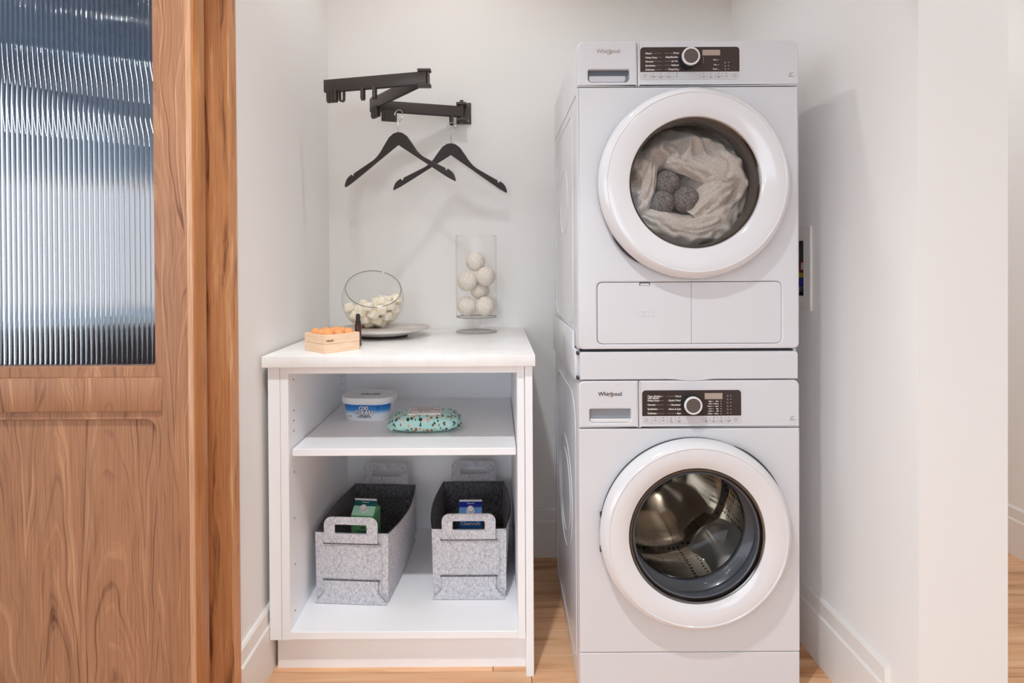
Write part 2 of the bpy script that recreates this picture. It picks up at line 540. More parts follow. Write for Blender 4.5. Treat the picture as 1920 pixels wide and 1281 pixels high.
def plate_mesh(outer, holes, thick, bev=0.0, frame=None):
    """flat plate with holes; outline in (x, up); front face at +thick along frame Z, back at 0"""
    cu = bpy.data.curves.new('plate', 'CURVE')
    cu.dimensions = '2D'
    cu.fill_mode = 'BOTH'
    cu.extrude = thick / 2 - bev
    cu.bevel_depth = bev
    cu.bevel_resolution = 2
    cu.offset = -bev
    for k, pts in enumerate([outer] + list(holes)):
        area = sum(a[0] * b[1] - b[0] * a[1] for a, b in zip(pts, pts[1:] + pts[:1]))
        if (k == 0) != (area > 0):
            pts = list(reversed(pts))
        sp = cu.splines.new('POLY')
        sp.points.add(len(pts) - 1)
        for p, q in zip(sp.points, pts):
            p.co = (q[0], q[1], 0, 1)
        sp.use_cyclic_u = True
    ob = bpy.data.objects.new('plate', cu)
    COL.objects.link(ob)
    dg = bpy.context.evaluated_depsgraph_get()
    me = bpy.data.meshes.new_from_object(ob.evaluated_get(dg))
    bpy.data.objects.remove(ob)
    bpy.data.curves.remove(cu)
    me.transform(Matrix.Translation((0, 0, thick / 2)))
    if frame is not None:
        me.transform(frame)
    return me


def plate(name, outer, holes, y_front, thick, bev, m, parent, smooth=35):
    """upright plate facing -Y whose front is at y_front"""
    me = plate_mesh(outer, holes, thick, bev, Matrix.Translation((0, y_front + thick, 0)) @ Matrix.Rotation(PI / 2, 4, 'X'))
    return link_mesh(name, me, m, parent, True, smooth)


def text_bm(bm, s, size, frame, align='LEFT', bold=0.0, sx=1.0, extr=0.0002):
    cu = bpy.data.curves.new('txt', 'FONT')
    cu.body = s
    cu.size = size
    cu.align_x = align
    cu.align_y = 'CENTER'
    cu.extrude = extr
    cu.offset = bold
    cu.resolution_u = 2
    ob = bpy.data.objects.new('txt', cu)
    COL.objects.link(ob)
    dg = bpy.context.evaluated_depsgraph_get()
    me = bpy.data.meshes.new_from_object(ob.evaluated_get(dg))
    bpy.data.objects.remove(ob)
    bpy.data.curves.remove(cu)
    me.transform(frame @ Matrix.Diagonal((sx, 1, 1, 1)))
    bm.from_mesh(me)
    bpy.data.meshes.remove(me)


def lettering(name, rows, y, m, parent, bold=0.0):
    """rows of (text, x, z, size, align) printed on a face at depth y that looks at -Y"""
    bm = bmesh.new()
    for (s, x, z, size, al) in rows:
        text_bm(bm, s, size, front(x, y, z), al, bold * size)
    return obj(name, bm, m, parent, smooth=None)


def patch(f, nu, nv, thick, bm=None):
    bm = bm or bmesh.new()
    g = [[bm.verts.new(f(i / nu, j / nv)) for j in range(nv + 1)] for i in range(nu + 1)]
    fs = []
    for i in range(nu):
        for j in range(nv):
            fs.append(bm.faces.new((g[i][j], g[i + 1][j], g[i + 1][j + 1], g[i][j + 1])))
    if thick:
        bmesh.ops.recalc_face_normals(bm, faces=fs)
        bmesh.ops.solidify(bm, geom=fs, thickness=thick)
    return bm


def copy_tree(root, loc, rotz, label, group=None):
    r = root.copy(); COL.objects.link(r)
    r.location = loc; r.rotation_euler = (0, 0, rotz); r['label'] = label
    if group: r['group'] = group
    for ch in list(root.children):
        c = ch.copy(); COL.objects.link(c); c.parent = r
        for g in list(ch.children):
            d = g.copy(); COL.objects.link(d); d.parent = c
    return r


def struct(name, bm, m, label, cat, parent=None, smooth=35):
    o = obj(name, bm, m, parent, smooth=smooth)
    o['kind'] = 'structure'
    if parent is None:
        o['label'] = label; o['category'] = cat
    return o


# ================================================================== the setting
XL, XR, YB = -0.665, 0.949, 2.355       # alcove: left wall, right wall, back wall
# floor: slab with individual oak planks
floor = struct('floor', box((-7.0, -10.5, -0.08), (2.3, 4.8, -0.006)), M['subfloor'], 'pale oak plank floor running through the alcove and hall', 'floor')
PW = 0.186
row = 0
y = -0.36
rp = random.Random(3)
while y < 4.7:
    x = -0.80 - rp.uniform(0.1, 1.2)
    x_end = 2.07
    while x < x_end:
        ln = rp.uniform(1.1, 1.7)
        a, b_ = max(x, -0.80), min(x + ln, x_end)
        if b_ - a > 0.03:
            o = obj('plank', box((-(b_ - a) / 2 + .0008, -PW / 2 + .0008, -0.008), ((b_ - a) / 2 - .0008, PW / 2 - .0008, 0.0), 0.0012, 1), M['oak'], None)
            o.location = ((a + b_) / 2, y + PW / 2, 0)
            o.parent = floor
        x += ln
    y += PW
struct('ceiling', box((-7.0, -10.5, CEIL), (2.3, 4.8, CEIL + 0.08)), M['ceiling'], 'plain white ceiling above the alcove and hall', 'ceiling')
struct('ceiling_room', box((-4.1, 2.46, CEIL - 0.03), (1.04, 4.69, CEIL - 0.001), bm=box((-4.1, 1.5, CEIL - 0.03), (-0.77, 2.46, CEIL - 0.001))), newmat('slate_blue_paint', S(110, 142, 172), .7), 'slate blue ceiling of the room beyond the sliding door', 'ceiling')  # added sheet under the ceiling, dimness put into its slate blue
struct('wall_left', box((-0.765, 1.49, 0), (XL, YB, CEIL)), M['wall'], 'white left side wall of the laundry alcove', 'wall')
struct('wall_back', box((-0.765, YB, 0), (1.15, YB + 0.1, CEIL)), M['wall'], 'white back wall behind the hangers and the appliances', 'wall')
struct('wall_header', box((-1.75, 1.37, 2.06), (1.15, 1.49, CEIL)), M['wall'], 'white lintel over the alcove and door opening', 'wall')
struct('wall_hall', box((2.07, -10.5, 0), (2.17, 4.8, CEIL)), M['wall'], 'white hall wall seen past the right wall end', 'wall')
struct('wall_far', box((-4.2, 4.7, 0), (-3.9, 4.8, CEIL)), M['room_wall'], 'cool grey wall left of the window in the far room', 'wall')
# right wall with a recess for the outlet box
OB = (1.760, 2.003, 1.025, 1.282)        # outlet box y0,y1,z0,z1
bm = box((XR, 1.32, 0), (1.15, 1.793, CEIL)); box((XR, 1.975, 0), (1.15, YB, CEIL), bm=bm)
box((XR, 1.793, 0), (1.15, 1.975, 1.062), bm=bm); box((XR, 1.793, 1.245), (1.15, 1.975, CEIL), bm=bm)
box((1.05, 1.793, 1.062), (1.15, 1.975, 1.245), bm=bm)
struct('wall_right', bm, M['wall'], 'white right side wall of the alcove with a plain square end', 'wall')
struct('wall_hall_left', box((1.05, YB + 0.1, 0), (1.15, 4.7, CEIL)), M['wall'], 'white side wall between the far room and the side hall', 'wall')  # unseen wall added to keep side hall light out of the far room
struct('wall_partition', box((-4.2, 1.37, 0), (-1.72, 1.49, CEIL)), M['wall'], 'white wall beyond the sliding door', 'wall')


def base_prof(name, pts0, pts1, nrm, label):
    """stepped baseboard between two floor points, nrm points into the room"""
    bm = bmesh.new()
    prof = [(0, 0), (0.016, 0), (0.016, 0.142), (0.011, 0.148), (0.011, 0.186), (0.007, 0.192), (0, 0.192)]
    rings = []
    for p in (pts0, pts1):
        rings.append([bm.verts.new((p[0] + nrm[0] * d, p[1] + nrm[1] * d, h)) for d, h in prof])
    n = len(prof)
    for k in range(n):
        bm.faces.new((rings[0][k], rings[0][(k + 1) % n], rings[1][(k + 1) % n], rings[1][k]))
    bm.faces.new(rings[0]); bm.faces.new(rings[1])
    return struct(name, bm, M['trim'], label, 'baseboard', smooth=None)


base_prof('baseboard_back', (XL, YB), (XR, YB), (0, -1), 'white stepped baseboard along the back wall')
base_prof('baseboard_left', (XL, 1.49), (XL, 1.74), (1, 0), 'white stepped baseboard on the left wall beside the cabinet')
base_prof('baseboard_right', (XR, 1.42), (XR, YB), (-1, 0), 'white stepped baseboard on the right wall beside the washer')
base_prof('baseboard_hall', (2.07, -2.0), (2.07, 4.7), (-1, 0), 'white stepped baseboard along the far hall wall')

# walnut casing at the near end of the left wall
tr = struct('trim_1', box((-0.722, 1.445, 0), (-0.652, 1.49, 2.2), 0.002, 1), M['walnut_case'], 'dark streaked walnut door casing at the near end of the left wall', 'casing')
struct('jamb', box((-0.765, 1.37, 0), (-0.722, 1.49, 2.06), 0.001, 1), M['walnut_case'], '', '', parent=tr)

# ---- walnut sliding door with reeded glass
DY, DT = 1.25, 0.054
XE, XS0, XS1 = -0.6406, -0.711, -0.656
door = thing('door_1', 'walnut sliding door with a reeded glass upper pane and a plain lower panel', 'door', (-1.1, DY + DT / 2, 0.012))
door['kind'] = 'structure'
obj('stile', box((XS0, DY, 0.012), (XS1, DY + DT, 2.18), 0.0015, 2), M['walnut'], door)
obj('stile', box((-1.56, DY, 0.012), (-1.49, DY + DT, 2.18), 0.0015, 2), M['walnut'], door)
e = obj('edge_lipping', box((XS1, DY - 0.0005, 0.012), (XE - 0.003, DY + 0.010, 2.18), 0.0015, 2), M['walnut_sap'], door)
obj('edge', box((XS1, DY + 0.006, 0.012), (XE, DY + DT, 2.18), 0.002, 2), M['walnut_edge'], door)
obj('rail', box((-1.49, DY, 0.862), (XS0, DY + DT, 0.934), 0.0012, 2), M['walnut'], door)
obj('rail', box((-1.49, DY, 2.08), (XS0, DY + DT, 2.18), 0.0012, 2), M['walnut'], door)
obj('rail', box((-1.49, DY, 0.012), (XS0, DY + DT, 0.14), 0.0012, 2), M['walnut'], door)
plate('glazing_bead', [(-1.49, 0.934), (XS0, 0.934), (XS0, 2.08), (-1.49, 2.08)], [rrect(-1.472, 0.957, -0.7285, 2.06, 0.011)], DY + 0.006, 0.035, 0.001, M['walnut'], door)
plate('panel_bead', [(-1.49, 0.14), (XS0, 0.14), (XS0, 0.862), (-1.49, 0.862)], [rrect(-1.472, 0.16, -0.7275, 0.8435, 0.024)], DY + 0.006, 0.035, 0.0015, M['walnut'], door)
obj('lower_panel', box((-1.485, DY + 0.013, 0.145), (XS0 - .003, DY + 0.03, 0.858)), M['walnut'], door)
# reeded pane: vertical flutes toward the viewer, flat behind
bm = bmesh.new()
pitch, seg = 0.0109, 10
x0, x1 = -1.478, -0.722
nre = int(round((x1 - x0) / pitch)); pitch = (x1 - x0) / nre
fr, bk = [], []
for i in range(nre * seg + 1):
    t = (i % seg) / seg
    x = x0 + pitch * i / seg
    hgt = 0.0019 * math.sqrt(max(0.0, 1 - ((t - 0.5) * 2) ** 2 * 0.9)) if i % seg else 0.0019 * math.sqrt(0.1)
    fr.append([bm.verts.new((x, DY + 0.0215 - hgt, z)) for z in (0.951, 2.066)])
    bk.append([bm.verts.new((x, DY + 0.0265, z)) for z in (0.951, 2.066)])
for a, b in zip(fr, fr[1:]): bm.faces.new((a[0], b[0], b[1], a[1]))
for a, b in zip(bk, bk[1:]): bm.faces.new((a[0], a[1], b[1], b[0]))
for a, b in ((fr[0], bk[0]), (bk[-1], fr[-1])): bm.faces.new((a[0], a[1], b[1], b[0]))
for k in (0, 1):
    for i in range(len(fr) - 1):
        q = (fr[i][k], fr[i + 1][k], bk[i + 1][k], bk[i][k])
        bm.faces.new(q if k == 0 else tuple(reversed(q)))
o = obj('glass_pane', bm, M['reed'], door, smooth=50); o['label'] = 'clear vertically reeded glass pane'

# ---- room beyond the sliding door: window wall, sofa
struct('wall_room_left', box((-4.2, 1.49, 0), (-4.1, 4.7, CEIL)), M['room_wall'], 'cool grey side wall of the room beyond the door', 'wall')
bm = box((-3.9, 4.7, 0), (2.17, 4.8, 0.82)); box((-3.9, 4.7, 1.9), (2.17, 4.8, CEIL), bm=bm); box((-0.95, 4.7, 0.82), (2.17, 4.8, 1.9), bm=bm)
struct('wall_window', bm, M['room_wall'], 'cool grey wall around the window of the room beyond the door', 'wall')
win = thing('window_1', 'wide white window of the room beyond the reeded glass door', 'window', (-1.925, 4.72, 0.82)); win['kind'] = 'structure'
plate('frame', [(-3.9, 0.82), (-0.95, 0.82), (-0.95, 1.9), (-3.9, 1.9)], [rrect(-3.85, 0.87, -2.91, 1.85, 0.001, 1), rrect(-2.87, 0.87, -1.95, 1.85, 0.001, 1), rrect(-1.9, 0.87, -1.0, 1.85, 0.001, 1)], 4.70, 0.05, 0.002, M['trim'], win)
for xa in (-3.86, -2.88, -1.91): obj('pane', box((xa, 4.722, 0.86), (xa + 0.95, 4.726, 1.86)), M['glass'], win)
obj('blind', box((-3.87, 4.690, 0.86), (-0.98, 4.692, 1.87)), M['blind'], win)  # translucent sheet added to dim the bright window
M['led'] = newmat('led_strip', (1, 1, 1), 0.5, emit=(0.92, 0.96, 1.0), estr=4.0)  # glow of the added bars that make bright streaks in the reeded glass
for k, (zc, yc, rz, wh) in enumerate(((2.30, 3.42, 0.015, 'higher'), (2.03, 3.62, 0.012, 'lower'))):
    t = thing('linear_pendant', 'thin white linear pendant lamp behind the reeded glass, the %s of the two' % wh, 'lamp', (-2.35, yc, zc), rz)
    L2 = 0.85
    obj('housing', box((-L2, -0.014, 0), (L2, 0.014, 0.022), 0.002, 1), M['trim'], t, world=False)
    obj('light_strip', box((-L2 + .01, -0.011, -0.006), (L2 - .01, 0.011, -0.002)), M['led'], t, world=False)
    for sx in (-0.6, 0.6): obj('cable', tube([(sx, 0, 0.02), (sx, 0, CEIL - 0.03 - zc)], 0.002, 6), M['blackpl'], t, world=False)
sf = thing('sofa', 'dark navy sofa behind the reeded glass', 'sofa', (-2.1, 3.35, 0))
obj('base', box((-3.2, 3.0, 0.12), (-1.2, 3.8, 0.42), 0.03, 3), M['navyfab'], sf)
obj('backrest', box((-3.2, 3.0, 0.42), (-1.2, 3.2, 0.86), 0.05, 4), M['navyfab'], sf)
for xa in (-3.22, -1.38): obj('armrest', box((xa, 3.02, 0.3), (xa + 0.18, 3.8, 0.64), 0.04, 3), M['navyfab'], sf)
for xa in (-3.03, -2.2): obj('seat_cushion', box((xa, 3.2, 0.42), (xa + 0.81, 3.78, 0.56), 0.04, 3), M['navyfab'], sf)
for xa in (-3.1, -1.36):
    for ya in (3.08, 3.68): obj('leg', box((xa, ya, 0), (xa + 0.05, ya + 0.05, 0.13), 0.005, 1), M['walnut_case'], sf)
tag(obj('cushion', sphere((-1.9, 3.32, 0.74), 0.2, sc=(1.2, 0.4, 0.8)), M['tanfab']), 'tan cushion on the sofa behind the reeded glass', 'cushion')

# ---- ceiling lights
for k, (x, y, wt, ang_, nm) in enumerate(POTS):
    t = thing('ceiling_light', 'round recessed ceiling light ' + nm, 'light', (x, y, CEIL))
    obj('trim_ring', lathe([(0.045, -0.001), (0.047, -0.006), (0.062, -0.006), (0.066, 0.0)], up(x, y, CEIL), 32), M['trim'], t)
    obj('diffuser', lathe([(0.0, -0.003), (0.045, -0.003)], up(x, y, CEIL), 32), M['lamp'], t)
    ld = bpy.data.lights.new('lamp', 'SPOT'); ld.energy = wt; ld.spot_size = math.radians(ang_); ld.spot_blend = 1.0 if ang_ < 140 else (0.6 if ang_ < 170 else 0.02); ld.shadow_soft_size = 0.045 if ang_ < 170 else 0.02; ld.color = (0.905, 0.965, 1.0)
    lo = bpy.data.objects.new('lamp', ld); COL.objects.link(lo); lo.parent = t; lo.location = (0, 0, -0.012)

# ================================================================== open cabinet and worktop
YC = 1.666
cab = thing('cabinet', 'white open laundry cabinet with one shelf under the worktop', 'cabinet', (-0.27, 2.0, 0))
obj('side_panel', box((-0.613, YC, 0.105), (-0.590, 2.34, 0.885), 0.0012, 1), M['cab'], cab)
obj('side_panel', box((0.059, YC, 0.105), (0.080, 2.34, 0.885), 0.0012, 1), M['cab'], cab)
obj('end_panel', box((0.0812, YC - 0.004, 0.0), (0.103, 2.34, 0.886), 0.0012, 1), M['cab'], cab)
obj('filler_strip', box((-0.648, YC, 0.105), (-0.6142, 1.69, 0.885), 0.0012, 1), M['cab'], cab)
obj('top_rail', box((-0.590, YC, 0.864), (0.059, YC + 0.09, 0.885), 0.001, 1), M['cab'], cab)
obj('bottom_panel', box((-0.590, YC, 0.107), (0.059, 2.33, 0.128), 0.001, 1), M['cab'], cab)
obj('back_panel', box((-0.590, 2.326, 0.128), (0.059, 2.34, 0.885)), M['cab'], cab)
obj('toe_kick', box((-0.640, 1.705, 0.0), (0.0812, 1.72, 0.107)), M['cab'], cab)
obj('shelf', box((-0.586, 1.684, 0.624), (0.0555, 2.326, 0.6445), 0.0012, 1), M['cab'], cab)
pins = bmesh.new()
for zz in (0.165, 0.30, 0.435, 0.57, 0.69, 0.72, 0.75, 0.84):
    for yy in (1.71, 2.24):
        lathe([(0, 0.0006), (0.0026, 0.0006), (0.003, 0)], Matrix.Translation((-0.590, yy, zz)) @ Matrix.Rotation(PI / 2, 4, 'Y'), 10, pins)
o = obj('pin_hole', pins, M['rubber'], cab); o['kind'] = 'stuff'
top = tag(obj('countertop', box((-0.655, 1.64, 0.886), (0.110, 2.352, 0.918), 0.0025, 2), M['quartz']), 'white square-edged worktop on the open cabinet', 'countertop')
ZT = 0.918

# ================================================================== felt baskets
def felt_panel_outline_handle(w_, zt, zb):
    return rrect(-w_ / 2, zb, w_ / 2, zt, [0.002, 0.002, 0.024, 0.024], 6)


def basket(loc, rotz, label):
    """local frame: front bottom edge at y=0, depth along +y"""
    t = thing('felt_basket', label, 'basket', loc, rotz, 'grey felt baskets on the cabinet floor')
    W, D, H, TH = 0.232, 0.405, 0.216, 0.004
    loc_ = lambda n_, bm, m: obj(n_, bm, m, t, world=False, smooth=60)
    for s in (-1, 1):
        def f(u, v, s=s):
            bul = 0.020 * math.sin(PI * u) * (0.35 + 0.65 * v)
            return Vector((s * (W / 2 + bul - 0.004 * (1 - v)), u * D, H * v - 0.006 * math.sin(PI * u) * v))
        loc_('side_panel', patch(f, 22, 10, 0), M['felt'])
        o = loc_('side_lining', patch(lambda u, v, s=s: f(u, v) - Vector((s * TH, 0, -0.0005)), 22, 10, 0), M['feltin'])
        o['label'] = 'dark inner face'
    for nm, yy, sg in (('front_panel', 0.0, -1), ('back_panel', D, 1)):
        def g(u, v, yy=yy, sg=sg):
            return Vector(((u - .5) * W * (0.965 + .035 * v), yy + sg * 0.004 * math.sin(PI * u), H * v))
        loc_(nm, patch(g, 10, 8, 0), M['felt'])
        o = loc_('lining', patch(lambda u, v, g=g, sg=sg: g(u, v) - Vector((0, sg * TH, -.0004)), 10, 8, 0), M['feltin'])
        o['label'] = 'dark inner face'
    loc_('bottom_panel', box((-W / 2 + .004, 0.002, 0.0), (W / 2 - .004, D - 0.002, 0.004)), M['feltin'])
    for yy, sg in ((0.0, -1), (D, 1)):
        y_out = yy + sg * (0.009)
        up_ = 0.0 if sg < 0 else 0.024
        # handle: rounded flap with a grip slot, threaded through a slit
        me = plate_mesh(rrect(-0.084, H - 0.028, 0.084, H + 0.052 + up_, [0.002, 0.002, 0.024, 0.024]), [rrect(-0.050, H + 0.000 + up_, 0.050, H + 0.029 + up_, 0.005)], 0.005, 0.001, Matrix.Translation((0, y_out + 0.0025, 0)) @ Matrix.Rotation(PI / 2, 4, 'X'))
        o = link_mesh('handle', me, M['felt'], t, world=False, smooth=35)
        link_mesh('slit', plate_mesh(rrect(-0.088, H - 0.033, 0.088, H - 0.0275, 0.002), [], 0.003, 0.0, Matrix.Translation((0, yy + sg * 0.0055 + 0.0015, 0)) @ Matrix.Rotation(PI / 2, 4, 'X')), M['feltin'], o, world=False)
        # lower flap that folds up from the base
        ol = [(-W / 2 + .002, 0.001), (W / 2 - .002, 0.001), (W / 2 - .018, 0.018), (0.084, 0.034), (0.084, 0.070), (-0.084, 0.070), (-0.084, 0.034), (-W / 2 + .018, 0.018)]
        link_mesh('fold_flap', plate_mesh(ol, [], 0.005, 0.001, Matrix.Translation((0, y_out + 0.0025, 0)) @ Matrix.Rotation(PI / 2, 4, 'X')), M['felt'], t, world=False, smooth=35)
        link_mesh('slit', plate_mesh(rrect(-0.090, 0.070, 0.090, 0.0735, 0.0015), [], 0.003, 0, Matrix.Translation((0, yy + sg * 0.0055 + 0.0015, 0)) @ Matrix.Rotation(PI / 2, 4, 'X')), M['feltin'], t, world=False)
        # corner tab wrapping from the side
        ol = [(W / 2 - .018, 0.04), (W / 2 + .000, 0.026), (W / 2 + .001, H - 0.002), (W / 2 - .018, H - 0.006)]
        link_mesh('corner_tab', plate_mesh(ol, [], 0.004, 0.001, Matrix.Translation((0, yy + sg * 0.0065 + 0.002, 0)) @ Matrix.Rotation(PI / 2, 4, 'X')), M['felt'], t, world=False, smooth=35)
    # inner lining trim on the back wall: top band and pocket seam
    link_mesh('lining_band', plate_mesh([(-0.10, H - 0.045), (-0.03, H - 0.052), (0.04, H - 0.05), (0.10, H - 0.042), (0.102, H - 0.004), (-0.102, H - 0.004)], [], 0.003, 0.0008, Matrix.Translation((0, D - 0.006, 0)) @ Matrix.Rotation(PI / 2, 4, 'X')), M['feltin'], t, world=False)
    return t


BZ = 0.128
basket((-0.449, 1.812, BZ + 0.0006), math.radians(-4.0), 'grey felt basket holding the green carton, left of the two')
basket((-0.088, 1.834, BZ + 0.0006), 0.0, 'grey felt basket holding the blue carton, right of the two')


def carton(loc, rotz, label, face, roof, band, side, rows_front, rows_band, tcol):
    t = thing('carton', label, 'carton', loc, rotz)
    a, hb, hr = 0.038, 0.205, 0.242
    def P(name, quads, m):
        bm = bmesh.new()
        for q in quads: bm.faces.new([bm.verts.new(p) for p in q])
        return obj(name, bm, m, t, world=False, smooth=None)
    P('front_face', [[(-a, -a, 0), (a, -a, 0), (a, -a, hb), (-a, -a, hb)]], face)
    P('side_face', [[(a, -a, 0), (a, a, 0), (a, a, hb), (a, -a, hb)], [(-a, a, 0), (-a, -a, 0), (-a, -a, hb), (-a, a, hb)], [(a, a, 0), (-a, a, 0), (-a, a, hb), (a, a, hb)], [(-a, -a, 0), (-a, a, 0), (a, a, 0), (a, -a, 0)]], side)
    P('roof', [[(-a, -a, hb), (a, -a, hb), (a, -0.002, hr - 0.012), (-a, -0.002, hr - 0.012)]], roof)
    P('roof_back', [[(a, a, hb), (-a, a, hb), (-a, 0.002, hr - 0.012), (a, 0.002, hr - 0.012)]], side)
    for s in (-1, 1):
        P('gable', [[(s * a, -a, hb), (s * a, a, hb), (s * (a - .014), 0, hr - 0.02)], [(s * a, -0.002, hr - .012), (s * a, -a, hb), (s * (a - .014), 0, hr - .02)], [(s * a, 0.002, hr - .012), (s * a, a, hb), (s * (a - .014), 0, hr - .02)]], side)
    obj('ridge', box((-a, -0.002, hr - 0.012), (a, 0.002, hr + 0.004)), M['tub'], t, world=False)
    f = Vector((0, a, hr - .012 - hb)).normalized()     # up-slope direction
    nrm = Vector((0, -f.z, f.y))
    fr_ = Matrix(((1, 0, 0, 0), (0, f.y, nrm.y, -0.02), (0, f.z, nrm.z, hb + (0.018) * f.z / f.y), (0, 0, 0, 1)))
    obj('cap', lathe([(0.0135, -0.002), (0.0135, 0.002), (0.0105, 0.003), (0.0105, 0.014), (0.009, 0.0155), (0, 0.0155)], fr_, 24), M['tub'], t, world=False)
    bq = obj('ridge_band', box((-a, -0.0024, hr - 0.012), (a, 0.0024, hr - 0.001)), band, t, world=False)
    P('top_band', [[(-a, -a * 0.36, hb + (hr - .012 - hb) * .64 + .0004), (a, -a * .36, hb + (hr - .012 - hb) * .64 + .0004), (a, -0.0024, hr - .0115), (-a, -0.0024, hr - .0115)]], band)
    bm = bmesh.new()
    for (s, z, sz) in rows_front: text_bm(bm, s, sz, front(0, -a - 0.0004, z), 'CENTER', 0.02 * sz)
    o = obj('lettering', bm, tcol, t, world=False, smooth=None)
    bm = bmesh.new()
    for (s, z, sz) in rows_band: text_bm(bm, s, sz, front(0, -0.003, z), 'CENTER')
    obj('band_lettering', bm, M['whitep'], t, world=False, smooth=None)
    return t, a, hb


CZ = BZ + 0.0052
carton((-0.444, 1.99, CZ), math.radians(-7), 'mint and green gable-top carton with white screw cap in the left felt basket', M['c_green'], M['c_mint'], M['c_teal'], M['c_green'],
       [('hand soap', 0.176, 0.0098), ('refill', 0.164, 0.0088), ('lemongrass', 0.152, 0.0085)], [('Cleancult', hr_ := 0.2355, 0.0065)], M['navyprint'])
t, a_, hb_ = carton((-0.088, 1.975, CZ), 0.0, 'blue gable-top carton with white screw cap in the right felt basket', M['c_blue'], M['c_sky'], M['c_navy'], M['c_navy'],
       [('Cleancult', 0.183, 0.0165)], [('Cleancult', 0.2355, 0.0065)], M['whitep'])
bm = bmesh.new()
for (s, z, sz) in (('laundry', 0.163, 0.0085), ('detergent', 0.154, 0.0085), ('refill', 0.145, 0.008)):
    text_bm(bm, s, sz, front(0, -a_ - 0.0004, z), 'CENTER', 0.02 * sz)
obj('small_lettering', bm, M['c_navy'], t, world=False, smooth=None)

# ================================================================== shelf: tub and wipes
def superell(a, b, n, k=48):
    out = []
    for i in range(k):
        th = 2 * PI * i / k
        c, s = math.cos(th), math.sin(th)
        out.append((a * math.copysign(abs(c) ** (2 / n), c), b * math.copysign(abs(s) ** (2 / n), s)))
    return out


def loft(rings, bm=None, cap0=True, cap1=True):
    bm = bm or bmesh.new()
    rs = [[bm.verts.new(p) for p in r] for r in rings]
    n = len(rs[0])
    for a, b in zip(rs, rs[1:]):
        for k in range(n):
            bm.faces.new((a[k], a[(k + 1) % n], b[(k + 1) % n], b[k]))
    if cap0: bm.faces.new(list(reversed(rs[0])))
    if cap1: bm.faces.new(rs[-1])
    return bm


ZS = 0.6445
tub = thing('detergent_tub', 'white oval tub with a blue printed label on the shelf', 'tub', (-0.438, 2.04, ZS + 0.0004), math.radians(-4))
el = lambda s, z, n=3.2: [(x, y, z) for x, y in superell(0.083 * s, 0.066 * s, n)]
obj('body', loft([el(0.90, 0), el(0.92, 0.002), el(1.0, 0.066)]), M['tub'], tub, world=False)
obj('lid', loft([el(1.03, 0.058), el(1.075, 0.0585), el(1.09, 0.062), el(1.09, 0.076), el(1.07, 0.0795), el(1.02, 0.0795), el(1.0, 0.078)]), M['tub'], tub, world=False)
# wrap-around label on the front of the tub
bm = bmesh.new()
sel = superell(0.083, 0.066, 3.2, 120)
front_pts = [p for p in sel if p[1] < -0.028]
front_pts.sort(key=lambda p: math.atan2(p[1], p[0]))
cols = []
for (x, y) in front_pts:
    col_ = []
    for z in (0.006, 0.022, 0.039, 0.056):
        s = 0.92 + 0.08 * (z - .002) / .064 + 0.006
        col_.append(bm.verts.new((x * s, y * s, z)))
    cols.append(col_)
for a, b in zip(cols, cols[1:]):
    for k in range(3): bm.faces.new((a[k], b[k], b[k + 1], a[k + 1]))
lab = obj('label', bm, M['tub_label'], tub, world=False)


def tubtext(name, rows, m, bold, par, dy=0.0):
    bm = bmesh.new()
    for (s, x, z, sz, al) in rows:
        sc = 0.92 + 0.08 * (z - .002) / .064
        text_bm(bm, s, sz, front(x, -0.066 * sc - 0.0012 - dy, z), al, bold * sz)
    return obj(name, bm, m, par, world=False, smooth=None)


tubtext('logo_backing', [('OXI', -0.004, 0.0445, 0.0185, 'CENTER'), ('CLEAN', -0.004, 0.0305, 0.0205, 'CENTER')], M['navyprint'], 0.075, tub)
tubtext('logo', [('OXI', -0.004, 0.0445, 0.0185, 'CENTER'), ('CLEAN', -0.004, 0.0305, 0.0205, 'CENTER')], M['whitep'], 0.02, tub, 0.0007)
tubtext('small_lettering', [('VERSATILE', -0.002, 0.0195, 0.0075, 'CENTER'), ('STAIN REMOVER', -0.002, 0.0145, 0.0065, 'CENTER'), ('24', 0.044, 0.048, 0.010, 'CENTER'), ('3 LB', -0.052, 0.018, 0.006, 'CENTER'), ('loads', 0.044, 0.041, 0.0045, 'CENTER')], M['navyprint'], 0.01, tub)
bm = bmesh.new()
for (s, yy, sz) in (('OPEN HERE', 0.008, 0.013), ('press tab and lift', -0.006, 0.010)):
    text_bm(bm, s, sz, Matrix.Translation((0, yy, 0.0784)), 'CENTER', 0.02 * sz)
obj('lid_lettering', bm, M['print_dark'], tub, world=False, smooth=None)

wp = thing('wipes_pack', 'aqua printed soft pack of wipes with a flat white lid on the shelf', 'wipes', (-0.228, 1.885, ZS + 0.0004), math.radians(3))
rings = []
NX = 40
for i in range(NX + 1):
    u = -1 + 2 * i / NX
    ax = abs(u)
    env = (1 - ax ** 3.2) ** 0.62 if ax < 1 else 0.0
    hx = 0.005 + 0.055 * env
    dx = 0.040 + 0.024 * min(1, (1 - ax) * 4) + 0.002
    ring = []
    for k in range(32):
        th = 2 * PI * k / 32
        c, s = math.cos(th), math.sin(th)
        yy = dx * math.copysign(abs(c) ** 0.62, c)
        zz = hx / 2 * math.copysign(abs(s) ** 0.72, s)
        wr = 0.0058 * (ax ** 3) * math.sin(8 * th + 7 * u) + 0.0024 * noise.noise(Vector((u * 9, c * 3, s * 3)))
        ring.append((u * 0.112, yy + wr, max(0.0005, 0.0295 + zz + wr * (1 if s > -.3 else 0)) if ax < .9 else 0.024 + zz + wr))
    rings.append(ring)
obj('wrapper', loft(rings), M['wipes'], wp, world=False, smooth=60)
